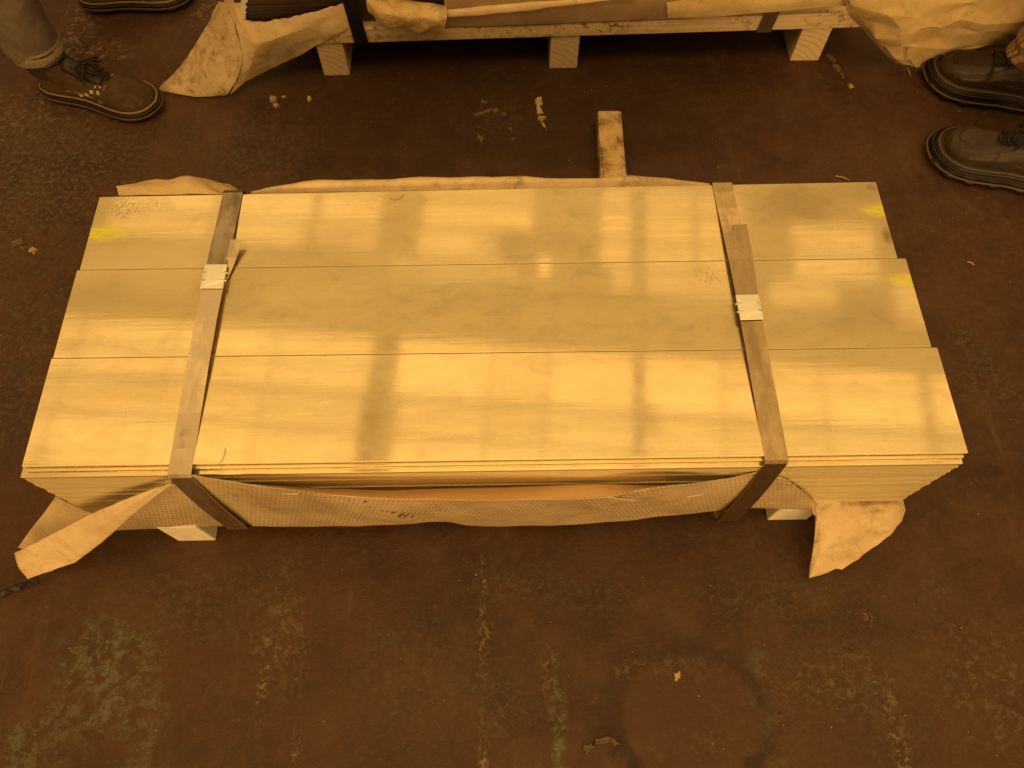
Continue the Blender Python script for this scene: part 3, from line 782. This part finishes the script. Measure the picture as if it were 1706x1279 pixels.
fwp = empty('packing_wrapper', (.1, 1.65, .15), 'torn brown paper wrapper round the far load, soiled flap on the floor', 'wrapper')
# soiled left facet
f1 = [[at(364, 2, .19), at(372, 4, .19), at(383, 8, .185)],
      [at(345, 40, .14), at(370, 40, .15), at(393, 48, .155)],
      [at(318, 85, .08), at(358, 88, .10), at(404, 92, .11)],
      [at(290, 122, .04), at(345, 125, .055), at(397, 125, .065)],
      [at(265, 147, .012), at(325, 152, .018), at(384, 150, .03)],
      [at(285, 154, .006), at(330, 161, .006), at(377, 158, .012)]]
paper('soiled_flap', f1, M_kraft_dirty, fwp, 40, 50, .005, 9, 21, .0012, ragged=.003)
# clean facet running up to the strap
T = [at(384, -12, .20), aty(404, 34, 1.655), aty(440, 36, 1.652), aty(490, 27, 1.651), aty(540, 14, 1.652), aty(583, 4, 1.655)]
B = [at(384, 158, .008), at(410, 136, .03), at(450, 114, .05), at(500, 92, .08), at(530, 74, .11), aty(588, 44, 1.652)]
m1 = [at(396, 50, .155), at(425, 72, .15), at(452, 66, .155), at(494, 52, .16), at(536, 38, .17), aty(585, 17, 1.654)]
m2 = [at(405, 95, .105), at(418, 108, .09), at(450, 92, .10), at(497, 74, .12), at(533, 57, .14), aty(587, 30, 1.653)]
paper('torn_flap', [T, m1, m2, B], M_kraft, fwp, 90, 60, .006, 9, 22, .0009, ragged=.004, lin=True)
# light strip between the flaps and the label
st = [[at(364, -12, .24), at(384, -10, .24), at(410, -8, .24)], [at(378, 10, .195), at(394, 22, .195), aty(410, 34, 1.66)], [at(396, 50, .15), at(406, 58, .15), at(420, 55, .16)], [at(410, 84, .118), at(416, 86, .118), at(424, 80, .12)]]
paper('torn_strip', st, M_kraft, fwp, 14, 30, .003, 14, 23, .001)
# folded roll right of the black strap
T = [aty(610, -2, 1.646), aty(640, 6, 1.634), aty(680, 11, 1.63), aty(720, 16, 1.63), aty(744, 20, 1.634)]
Mx = [aty(611, 10, 1.642), aty(640, 24, 1.616), aty(680, 30, 1.61), aty(718, 34, 1.612), aty(744, 34, 1.622)]
B = [aty(613, 20, 1.646), aty(632, 40, 1.630), aty(664, 48, 1.628), aty(704, 53, 1.628), aty(738, 54, 1.634)]
B2 = [p+Vector((0, .022, -.004)) for p in B]
T2 = [p+Vector((0, .025, -.002)) for p in T]
paper('rolled_fold', [T2, T, Mx, B, B2], M_wax, fwp, 110, 60, .0065, 26, 24, .001)
# paper front of the load between the straps
T = [aty(px, -14, YB(x)-.006) for px, x in ((740, -.15), (880, .06), (1020, .28), (1160, .5), (1310, .72))]
B = [aty(px, py, YB(x)-.0065) for px, py, x in ((740, 46, -.15), (880, 42, .06), (1020, 36, .28), (1160, 30, .5), (1310, 18, .72))]
paper('wrap_front', [T, [(a+b)/2+Vector((0, -.003, 0)) for a, b in zip(T, B)], B], M_wrap_dull, fwp, 90, 14, .0035, 9, 25, .001)
T = [aty(px, py, YB(x)-.014) for px, py, x in ((738, 20, -.15), (800, 15, -.05), (880, 7, .06), (960, 0, .18), (1060, -8, .3))]
B = [aty(px, py, YB(x)-.017) for px, py, x in ((740, 29, -.15), (800, 25, -.05), (880, 17, .06), (960, 7, .18), (1060, -4, .3))]
paper('folded_edge', [[p+Vector((0, .012, .002)) for p in T], T, B, [p+Vector((0, .010, -.002)) for p in B]], M_kraft, fwp, 60, 12, .0015, 20, 26, .001)
T = [aty(px, py, YB(x)-.012) for px, py, x in ((1110, 4, .44), (1180, -6, .5), (1240, -14, .62), (1420, -14, .88))]
B = [aty(px, py, YB(x)-.012) for px, py, x in ((1112, 30, .44), (1180, 29, .5), (1250, 23, .62), (1420, 8, .88))]
paper('wrap_end', [T, [(a+b)/2+Vector((0, -.004, 0)) for a, b in zip(T, B)], B], M_wax, fwp, 60, 16, .004, 12, 27, .001)
tr = bvh_of('wrap_front', fwp, 0)
draw_strokes(tr, [(978, 14, 986, 6), (986, 6, 994, 14), (994, 14, 1003, 7), (1003, 7, 1008, 14), (1008, 14, 995, 24), (995, 24, 978, 14), (988, 14, 995, 19), (995, 19, 1001, 13)], 1.8, M_redink, fwp)
# big crumpled sheet at the right corner
cr_ = [[at(1408, -30, .27), at(1470, -35, .28), at(1560, -40, .27), at(1650, -40, .27), at(1760, -40, .26)],
       [at(1416, 8, .21), at(1480, 10, .225), at(1560, 5, .215), at(1650, 0, .215), at(1760, -8, .21)],
       [at(1434, 36, .15), at(1495, 42, .175), at(1565, 38, .155), at(1650, 34, .165), at(1760, 22, .16)],
       [at(1462, 68, .095), at(1510, 72, .115), at(1570, 66, .10), at(1655, 60, .11), at(1760, 48, .10)],
       [at(1486, 96, .045), at(1520, 98, .050), at(1580, 88, .052), at(1655, 78, .06), at(1760, 66, .05)],
       [at(1500, 107, .012), at(1540, 111, .010), at(1590, 100, .012), at(1660, 88, .02), at(1760, 76, .015)]]
rq = random.Random(4)
cr2 = []
for j in range(11):                       # finer rows pushed in and out, so the sheet breaks into folds
    row = []
    for i in range(9):
        p_ = cr1([cr1(r_, i/8*4) for r_ in [[Vector(q) for q in r0] for r0 in cr_]], j/10*5)
        k_ = (0.010 if 0 < j < 10 else .003)
        row.append(p_+Vector((rq.uniform(-.02, .02), rq.uniform(-.35, .35)*k_*2, rq.uniform(-1, 1)*k_*1.5)) if 0 < i < 8 else p_)
    cr2.append(row)
cr_ = cr2
paper('crumpled_flap', cr_, mat_paper('crumpled_kraft', (.78, .585, .33), (.58, .41, .20), .45, seed=7.0, bump=.45, rough=.42), fwp, 128, 120, .006, 7, 28, .0009, lin=True)
# its folded left edge
fe = [[at(1404, -20, .24), at(1412, -22, .24)], [at(1412, 20, .185), at(1424, 18, .19)], [at(1432, 42, .135), at(1446, 44, .14)], [at(1456, 70, .085), at(1472, 74, .088)], [at(1478, 94, .045), at(1492, 100, .045)], [at(1494, 106, .012), at(1508, 110, .012)]]
paper('folded_edge', fe, M_wrap_dull, fwp, 8, 40, .003, 16, 29, .001)

# ------------------------------------------------------------------ people (their legs and shoes stand in view)
HW = [(0, .0), (.015, .016), (.05, .0255), (.12, .0325), (.22, .034), (.34, .0325), (.46, .0345), (.58, .042), (.70, .0495), (.80, .0515), (.89, .045), (.95, .0335), (.985, .017), (1, .0)]
def interp(tab, t):
    for (a, x), (b, y) in zip(tab, tab[1:]):
        if a <= t <= b: return x+(y-x)*(t-a)/(b-a)
    return tab[-1][1]
HT = [(0, .075), (.06, .085), (.2, .100), (.34, .104), (.42, .103), (.5, .094), (.6, .079), (.7, .070), (.8, .066), (.88, .061), (.94, .053), (.98, .042), (1, .030)]
def shoe(person, heel, toe, mats, low=False, eyelets=True, scale=1.0, bulk=1.0, side=1, lug=.05, flare=0.0):
    """one work shoe: upper > tongue, sole, welt, laces; u runs heel to toe"""
    heel = Vector((heel[0], heel[1], 0)); toe = Vector((toe[0], toe[1], 0))
    L = (toe-heel).length; a1 = (toe-heel).normalized(); a2 = Vector((-a1.y, a1.x, 0))
    m_up, m_collar, m_welt, m_mid, m_sole = mats
    W_ = lambda u, v, z: heel + a1*u + a2*v + Vector((0, 0, z))
    ZS = .030*scale; Z1 = scale
    def outline(k, grow=0., n=56):
        pts = []
        for i in range(n):
            an = 2*math.pi*i/n
            t = (1-math.cos(an))/2
            hw = interp(HW, t)*bulk
            s = 1 if math.sin(an) >= 0 else -1
            inn = (.004*math.sin(math.pi*t)) * side
            ext = grow
            u = L*t + (ext if t > .5 else -ext)*abs(math.cos(an))**2
            pts.append((u, s*(hw+ext*abs(math.sin(an)))*k+inn))
        return pts
    sh = None
    # upper: foot and ankle solids fused by a remesh
    V = []; F = []; nr = 16; st = 26
    for i in range(st):
        t = .012+.976*i/(st-1)
        w_ = max(.004, interp(HW, t)*bulk*.97); h = interp(HT, t)*bulk
        inn = .004*math.sin(math.pi*t)*side
        for k in range(nr):
            an = 2*math.pi*k/nr
            c, s = math.cos(an), math.sin(an)
            v = w_*abs(c)**.75*(1 if c >= 0 else -1)
            pw = .9 if t < .62 else .72
            z = ZS-.004 + (h-ZS+.004)*(abs(s)**pw if s > 0 else 0)
            if t < .62 and s > 0: v *= 1-.25*s*s
            V.append(W_(L*t, v+inn, z))
    for i in range(st-1):
        for k in range(nr): F.append((i*nr+k, i*nr+(k+1) % nr, (i+1)*nr+(k+1) % nr, (i+1)*nr+k))
    F += [tuple(range(nr)), tuple(range((st-1)*nr, st*nr))[::-1]]
    foot = (V, F)
    V = []; F = []
    for j, (z, uc, ru, rv) in enumerate(((ZS, .19, .165, .032), (.06, .20, .175, .034), (.085, .21, .180, .035), (.105, .205, .165, .036), (.118 if low else .128, .195, .150, .037))):
        for k in range(20):
            an = 2*math.pi*k/20
            V.append(W_(L*(uc+ru*math.cos(an)), rv*bulk*math.sin(an), z+.006*math.cos(an)*(j == 4)))
    for j in range(4):
        for k in range(20): F.append((j*20+k, j*20+(k+1) % 20, (j+1)*20+(k+1) % 20, (j+1)*20+k))
    F += [tuple(range(20)), tuple(range(80, 100))[::-1]]
    V, F = join([foot, (V, F)])
    sh = mk('shoe', V, F, m_up, person, smooth=True)
    rm = sh.modifiers.new('fuse', 'REMESH'); rm.mode = 'VOXEL'; rm.voxel_size = .0034; rm.use_smooth_shade = True
    sm = sh.modifiers.new('smooth', 'SMOOTH'); sm.iterations = 5; sm.factor = .5
    def zsurf(t, v):
        w_ = interp(HW, t)*bulk*.97; h = interp(HT, t)*bulk
        q = min(.98, abs(v)/max(.004, w_*(.80 if t < .62 else 1.0)))
        return ZS-.004+(h-ZS+.004)*(1-q**2.4)**.5
    # sole in layers
    lay = [(0.0, .000+flare, .97), (.006, .004+flare, 1.0), (.0125, .0075+flare, 1.0), (.0165, .0035+flare*.5, 1.0), (.022, .0075+flare*.55, 1.0), (.027, .004+flare*.25, 1.0), (ZS+.001, .0035+flare*.15, 1.0)]
    V = []; F = []; n = 72
    for j, (z, g, k) in enumerate(lay):
        og, ig = outline(k, (g+.0035)*bulk, n), outline(k, (g-.0035)*bulk, n)
        for i, (u, v) in enumerate(outline(k, g*bulk, n)):
            if j <= 1 and lug > .1: u, v = (og if (i//2) % 2 else ig)[i]
            t = min(1, max(0, u/L))
            arch = .011*math.exp(-((t-.37)/.075)**2)
            zz = max(z*(Z1 if j < 6 else 1), arch if j < 3 else 0)
            if t > .82: zz += .010*((t-.82)/.18)**2*(1-j/9)
            vv = v
            if j <= 2 and lug: vv *= 1+lug*.35*(1 if (i//2) % 2 else -1); u = u
            V.append(W_(u, vv, zz))
    for j in range(len(lay)-1):
        for i in range(n): F.append((j*n+i, j*n+(i+1) % n, (j+1)*n+(i+1) % n, (j+1)*n+i))
    F += [tuple(range(n))[::-1], tuple(range((len(lay)-1)*n, len(lay)*n))]
    so = mk('sole', V, F, m_sole, sh, smooth=True)
    def ridge(name, z, g, r_, mat):
        pts = [W_(u, v, z+(.010*((u/L-.82)/.18)**2*.3 if u/L > .82 else 0)) for u, v in outline(1.0, g*bulk, 72)]
        pts.append(pts[0]); pts.append(pts[1])
        mk(name, *tube(pts, r_, 8, False), mat, sh, smooth=True)
    ridge('welt', ZS+.0005, .0032+flare*.2, .0028, m_welt)
    ridge('sole_ridge', .0135*Z1 if flare > .006 else .0165*Z1, .0078+flare*.95, .0030, m_mid)
    if flare: ridge('sole_ridge', .0235*Z1, .0068+flare*.55, .0028, m_sole)
    # padded collar
    pts = []
    for k in range(25):
        an = 2*math.pi*k/24
        pts.append(W_(L*(.195+.150*math.cos(an)), .037*bulk*math.sin(an), (.118 if low else .128)+.006*math.cos(an)))
    mk('collar', *tube(pts+[pts[1]], .0075, 10, False), m_collar, sh, smooth=True)
    # seam lines: toe cap and quarter
    def seam(name, tv, r_, mat, lift=.0008):
        pts = [W_(L*t, v+.004*math.sin(math.pi*t)*side, zsurf(t, v)+lift) for t, v in tv]
        mk(name, *tube(pts, r_, 6), mat, sh, smooth=True)
    # laces and eyelets
    rows = [.45, .505, .56, .612]
    lp = []
    for i, t in enumerate(rows):
        for s in (-1, 1):
            seg = []
            for q in range(9):
                f = -1+2*q/8
                tt = t + s*.018*(f)
                v = .024*f
                seg.append(W_(L*tt, v+.004*side, zsurf(tt, v*.9)+.0045+.002*math.cos(f*3)))
            lp.append(tube(seg, .0026, 6))
    rr = random.Random(int(L*1e4)+int(bulk*100))
    # a loose bow of two loops and two ends
    kn = W_(L*.47, .004*side, zsurf(.47, 0)+.011)
    for s in (-1, 1):
        loop = []; end = []
        for q in range(11):
            an = math.pi*2*q/10
            loop.append(kn + a1*(.016*math.sin(an)*(1 if s > 0 else .7)+.010*(1-math.cos(an))) + a2*s*.022*(1-math.cos(an)) + Vector((0, 0, -.005*(1-math.cos(an))+.004*math.sin(an))))
        for q in range(7):
            f = q/6
            v = s*.046*f
            end.append(kn + a1*(.035*f+.01*math.sin(f*5)) + a2*v + Vector((0, 0, -.022*f*f+.004*math.sin(f*6))))
        lp.append(tube(loop, .0025, 6)); lp.append(tube(end, .0024, 6))
    for q in range(12 if eyelets else 7):
        t = rr.uniform(.43, .62); c0 = W_(L*t, rr.uniform(-.018, .018)+.004*side, zsurf(t, .01)+.007); an0 = rr.uniform(0, 6.28); rad = rr.uniform(.008, .017)
        lp.append(tube([c0+a1*rad*math.cos(an0+x*.55)*1.2+a2*rad*math.sin(an0+x*.55)+Vector((0, 0, .006*math.sin(x*.8+q))) for x in range(8)], .0026, 6))
    mk('lace', *join(lp), M_lace, sh, smooth=True)
    # tongue
    V = []; F = []
    for i in range(8):
        t = .33+.30*i/7
        for k in range(7):
            v = (-1+2*k/6)*(.021)
            V.append(W_(L*t, v+.004*side, zsurf(t, v*.9)+.002+.016*max(0, .40-t)/.07))
    for i in range(7):
        for k in range(6): F.append((i*7+k, i*7+k+1, (i+1)*7+k+1, (i+1)*7+k))
    tg = mk('tongue', V, F, m_collar, sh, smooth=True)
    s_ = tg.modifiers.new('solid', 'SOLIDIFY'); s_.thickness = .004; s_.offset = -1
    if eyelets:
        for s in (-1, 1):
            for t in (.42, .48, .54, .60):
                v = s*.0285
                p = W_(L*t, v+.004*side, zsurf(t, v)+.0025)
                sd = a2*s
                dn = (sd*.75+Vector((0, 0, -.75))).normalized(); nn = (sd*.7+Vector((0, 0, .7))).normalized()
                plate = []
                for z in (0, .0022):
                    for (a_, b_) in ((-.0056, 0), (.0056, 0), (.0056, .0105), (.003, .013), (-.003, .013), (-.0056, .0105)):
                        plate.append(p + a1*a_ + dn*b_ + nn*z)
                F = [tuple(range(6))[::-1], tuple(range(6, 12))]+[(i, (i+1) % 6, 6+(i+1) % 6, 6+i) for i in range(6)]
                ring = [p - dn*(.002+.0095*math.sin(math.pi*q/8)) + a1*(.0078*math.cos(math.pi*q/8)) + nn*(.003+.001*math.sin(math.pi*q/8)) for q in range(9)]
                rv = [p + dn*.005 + nn*.0025 + a1*.0018*math.cos(q*math.pi/4) + dn*.0018*math.sin(q*math.pi/4) for q in range(8)]
                apex = p + dn*.005 + nn*.0038
                mk('eyelet', *join([(plate, F), tube(ring, .0015, 6), (rv+[apex], [(q, (q+1) % 8, 8) for q in range(8)])]), M_brass, sh)
        # tan stitched facing and side tab on both flanks
        for s in (-1, 1):
            seam('stitching', [(t, s*v) for t, v in ((.33, .031), (.40, .0345), (.46, .0365), (.52, .0375), (.58, .038), (.625, .036), (.655, .028), (.66, .016))], .0018, M_tan)
            for dt in (0., .022):
                tv = [(.565+dt, s*q) for q in (.0385, .0402, .0412)]
                pts = [W_(L*(.575+dt+.01*q/6), s*interp(HW, .575)*bulk*(.86+.135*q/6)+.004*side, zsurf(.575, interp(HW, .575)*bulk*(.86+.12*q/6))*(1-.0*q)) for q in range(7)]
                pts.append(W_(L*(.585+dt), s*interp(HW, .58)*bulk*1.02+.004*side, ZS+.003))
                mk('stitching', *tube(pts, .0019, 6), M_tan, sh, smooth=True)
            seam('stitching', [(t, s*v) for t, v in ((.05, .020), (.12, .0285), (.2, .0315), (.27, .0325), (.33, .0335))], .0014, M_tan, .001)
    else:
        # moc toe seam of the leather shoe
        seam('stitching', [(t, v) for t, v in ((.62, -.038), (.70, -.036), (.78, -.033), (.85, -.027), (.895, -.016), (.91, 0), (.895, .016), (.85, .027), (.78, .033), (.70, .036), (.62, .038))], .0015, M_sole, .0002)
        for s in (-1, 1):
            seam('stitching', [(t, s*v) for t, v in ((.34, .0345), (.42, .0375), (.50, .0385), (.56, .0405), (.62, .0425), (.66, .046))], .0012, m_mid, .0005)
    return sh, W_, L

def leg_tube(path, radii, seed, n=28, folds=.011):
    """trouser leg: closed tube with cloth folds; radii pairs along two axes"""
    V = []; F = []; m = 34
    path = [Vector(p) for p in path]
    for j in range(m+1):
        t = j/m*(len(path)-1)
        p = cr1(path, t)
        i = min(int(t), len(radii)-2); f = t-i
        rx = radii[i][0]*(1-f)+radii[i+1][0]*f; ry = radii[i][1]*(1-f)+radii[i+1][1]*f
        for k in range(n):
            an = 2*math.pi*k/n
            d = Vector((math.cos(an)*rx, math.sin(an)*ry, 0))
            q = p+d
            nz = noise.noise(Vector((q.x*14+seed, q.y*14, q.z*22)))+.6*(1-2*abs(noise.noise(Vector((q.x*9, q.y*9+seed, q.z*30)))))
            q = q + d.normalized()*folds*nz*(1.0 if t < 1.6 else .6)
            V.append(q)
    for j in range(m):
        for k in range(n): F.append((j*n+k, j*n+(k+1) % n, (j+1)*n+(k+1) % n, (j+1)*n+k))
    F += [tuple(range(n))[::-1], tuple(range(m*n, (m+1)*n))]
    return V, F
def trousers(person, hemA, hemB, hip, mat, seed, wide=1.0, zA=.135, zB=.135):
    """both legs and the hips as one continuous garment"""
    parts = []
    hip = Vector(hip)
    for q, (h, z) in enumerate(((hemA, zA), (hemB, zB))):
        h = Vector((h[0], h[1], z))
        hj = hip + (h-hip).normalized()*0
        side = Vector((h.x-hip.x, h.y-hip.y, 0)); side = side.normalized()*.085
        top = hip + side
        knee = h.lerp(top, .46) + Vector((0, 0, 0))
        parts.append(leg_tube([h, h.lerp(knee, .5), knee, knee.lerp(top, .55), top], [(.068*wide, .058*wide), (.068, .066), (.072, .07), (.085, .085), (.10, .10)], seed+q*7))
    V = []; F = []
    for j, (dz, rx, ry) in enumerate(((-.12, .10, .12), (0, .125, .165), (.08, .125, .165), (.14, .11, .15))):
        for k in range(28):
            an = 2*math.pi*k/28
            V.append(hip+Vector((math.cos(an)*rx, math.sin(an)*ry, dz)))
    for j in range(3):
        for k in range(28): F.append((j*28+k, j*28+(k+1) % 28, (j+1)*28+(k+1) % 28, (j+1)*28+k))
    F += [tuple(range(28))[::-1], tuple(range(84, 112))]
    parts.append((V, F))
    o = mk('trousers', *join(parts), mat, person, smooth=True)
    rm = o.modifiers.new('fuse', 'REMESH'); rm.mode = 'VOXEL'; rm.voxel_size = .007; rm.use_smooth_shade = True
    sm = o.modifiers.new('smooth', 'SMOOTH'); sm.iterations = 3; sm.factor = .5
    return o

p1 = empty('person', (-1.12, 1.75, 0), 'person in grey work trousers and brown suede boots standing left of the far pallet', 'person')
mt = (M_suede, M_collar, M_tan, M_solebrown, M_sole)
shA, WA, LA = shoe(p1, (-1.232, 1.612), (-.918, 1.532), mt, side=1, flare=.004, scale=1.12, bulk=1.08)
shB, WB, LB = shoe(p1, (-1.205, 1.945), (-.90, 1.985), mt, side=-1, flare=.004, scale=1.12, bulk=1.08)
trousers(p1, (-1.185, 1.603), (-1.155, 1.955), (-1.26, 1.80, .88), M_trouser, 3, .92, .140, .14)
V, F = leg_tube([(-1.185, 1.603, .134), (-1.1862, 1.6055, .148), (-1.1875, 1.608, .163)], [(.0665, .0575), (.0680, .0590), (.0675, .0585)], 3, 28, .004)
mk('trouser_hem', V, F, mat_plain('pale_hem_cloth', (.25, .19, .14), .9, 0, 200, .3, .4, .15, .001), p1, smooth=True)
# dark cuff and sock between trouser and boot
for (h, z) in (((-1.178, 1.600), .108), ((-1.145, 1.955), .108)):
    V, F = leg_tube([(h[0], h[1], z-.02), (h[0]-.002, h[1], z+.02), (h[0]-.004, h[1], z+.05)], [(.050, .042), (.055, .047), (.060, .052)], 5, 24, .003)
    mk('sock', V, F, M_cuff, p1, smooth=True)
p2 = empty('person', (1.42, 1.42, 0), 'person in tan checked trousers and dark leather shoes with thick ridged soles', 'person')
mt2 = (M_leather, M_lace, M_solepipe, M_solepipe, M_sole)
mt3 = (M_leather2, M_lace, M_solepipe, M_solepipe, M_sole)
shoe(p2, (1.474, 1.512), (1.176, 1.626), mt2, low=True, eyelets=False, bulk=1.22, side=1, lug=.12, flare=.017, scale=1.3)
shoe(p2, (1.414, 1.229), (1.117, 1.355), mt3, low=True, eyelets=False, bulk=1.22, side=-1, lug=.12, flare=.017, scale=1.3)
trousers(p2, (1.372, 1.555), (1.335, 1.318), (1.47, 1.42, .88), M_plaid, 9, 1.12, .120, .150)

# ------------------------------------------------------------------ scraps on the floor
def blob(cx, cy, rx, ry, rot, th, rr, n=14, jag=.45):
    V = []; c, s = math.cos(rot), math.sin(rot)
    prof = [1+jag*(rr.random()-.5)*2 for _ in range(n)]
    for z, k in ((.0005, 1.), (th, .82)):
        for i in range(n):
            an = 2*math.pi*i/n
            x, y = rx*math.cos(an)*prof[i]*k, ry*math.sin(an)*prof[i]*k
            V.append(Vector((cx+x*c-y*s, cy+x*s+y*c, z+th*.25*rr.random()*(k < 1))))
    F = [tuple(range(n))[::-1], tuple(range(n, 2*n))]+[(i, (i+1) % n, n+(i+1) % n, n+i) for i in range(n)]
    return V, F
M_scrap = mat_plain('dried_tan_scrap', (.52, .38, .18), .75, 0, 140, .45, .5)
M_scrap2 = mat_plain('brown_paper_scrap', (.17, .105, .05), .75, 0, 90, .5, .5)
M_splint = mat_plain('wood_splinter', (.62, .44, .22), .7, 0, 140, .3, .3)
def scrap(label, cat, bits, mat, name, group=None):
    rr = random.Random(len(label))
    vs = []
    for (px, py, rx, ry, rot, th) in bits:
        p = at(px, py, 0)
        vs.append(blob(p.x, p.y, rx, ry, rot, th, rr))
    V, F = join(vs)
    o = mk(name, V, F, mat)
    o['label'] = label; o['category'] = cat
    if group: o['group'] = group
    return o
scrap('flat tan scrap with a torn tail on the floor below the far middle runner', 'scrap', [(898, 170, .010, .018, .1, .004), (899, 185, .008, .014, 0, .004), (902, 199, .013, .007, .2, .006), (905, 208, .005, .010, .3, .003)], M_scrap, 'paper_scrap')
scrap('broken crust of dried tan paint on the floor left of the loose timber', 'paint crust', [(800, 190, .016, .006, .3, .003), (812, 186, .012, .006, .4, .004), (826, 184, .011, .006, .3, .003), (840, 190, .006, .008, .2, .003), (806, 170, .008, .007, 0, .002), (800, 230, .007, .014, .5, .002), (855, 232, .010, .004, .3, .002), (850, 215, .005, .008, 0, .002)], M_scrap2, 'paint_crust')
scrap('pale lumpy crumb on the floor in front of the trailing soiled flap', 'crumb', [(457, 166, .010, .011, .2, .007), (460, 176, .008, .006, .2, .005), (473, 162, .006, .005, 0, .003)], M_scrap, 'crumb')
scrap('small oval crumb on the floor below the left runner of the far pallet', 'crumb', [(516, 165, .0055, .010, 0, .004)], M_scrap, 'crumb')
scrap('long twisted strip of brown paper by the right runner of the far pallet', 'scrap', [(1384, 98, .009, .018, .35, .004), (1392, 112, .008, .018, .4, .004), (1402, 126, .006, .012, .45, .004)], M_scrap2, 'paper_scrap')
scrap('tiny pale crumb at the end of the twisted paper strip on the floor', 'crumb', [(1417, 144, .006, .008, .5, .005)], M_scrap, 'crumb')
scrap('ragged wood chip on the floor at the left edge of the picture', 'wood chip', [(30, 405, .017, .010, .4, .006), (38, 414, .010, .006, -.3, .004)], M_scrap2, 'wood_chip')
scrap('round pale chip on the floor left of the sheet stacks', 'wood chip', [(56, 418, .0085, .0075, 0, .005)], M_scrap, 'wood_chip')
scrap('crusty yellowish crumb on the floor inside the smooth dark ring', 'crumb', [(1127, 1126, .0065, .007, 0, .004), (1131, 1122, .003, .004, 0, .003)], M_scrap, 'crumb')
scrap('curled brown crust at the edge of the smooth ring on the floor', 'paint crust', [(980, 1246, .012, .007, .3, .005), (1002, 1234, .016, .006, .2, .006), (1022, 1236, .012, .006, -.5, .005)], M_scrap2, 'paint_crust')
scrap('smear of dried tan glue on the floor in front of the woven apron', 'glue smear', [(806, 1040, .004, .010, 0, .002), (811, 1052, .006, .012, .1, .003), (805, 1070, .006, .014, -.3, .003), (815, 1054, .006, .003, 0, .002)], M_scrap2, 'glue_smear')
def splinter(label, a, b, r_):
    p, q = at(*a, .004), at(*b, .004)
    o = mk('wood_splinter', *tube([p, p.lerp(q, .5)+Vector((0, 0, .003)), q], [r_, r_*1.2, r_*.5], 5), M_splint)
    o['label'] = label; o['category'] = 'splinter'
splinter('thin splinter on the floor behind the right end of the sheet stacks', (1392, 293), (1416, 300), .0012)
splinter('thin straw on the floor left of the upper leather shoe', (1511, 113), (1517, 127), .0011)
splinter('short straw on the floor right of the sheet stacks', (1612, 436), (1623, 441), .0013)
splinter('pale splinter on the floor below the left runner of the near pallet', (232, 951), (238, 948), .0013) if False else None
# countless tiny chips
rr = random.Random(5); vs = []
for i in range(330):
    px, py = rr.uniform(-30, 1736), rr.uniform(-10, 1300)
    p = at(px, py, 0)
    if -.80 < p.x < .76 and .36 < p.y < .97: continue
    if p.y > 1.66 and -.5 < p.x < .95: continue
    s = rr.choice((.0005, .0006, .0008, .001, .0014))
    vs.append(blob(p.x, p.y, s*rr.uniform(.8, 1.8), s, rr.uniform(0, 3), s*.7, rr, 6))
mk('floor_grit', *join(vs), mat_plain('pale_grit', (.36, .28, .17), .7, 0, 30, .5, .1), kind='stuff', label='pale grit and crumbs scattered over the brown floor')
# curls of swarf left on the sheets
def swarf(label, pts, r_):
    o = mk('metal_swarf', *tube([cr1([at(px, py, ZT+.0018) for px, py in pts], t/4) for t in range(4*(len(pts)-1)+1)], r_, 5), M_splint)
    o['label'] = label; o['category'] = 'swarf'
swarf('hair thin curl of swarf on the near sheet just right of the left strap', [(375, 745), (373, 758), (366, 770), (352, 779), (338, 789)], .0004)
swarf('tiny curled swarf near the far edge of the farthest sheet, left of the loose timber', [(648, 328), (658, 331), (668, 328), (671, 322)], .0004)
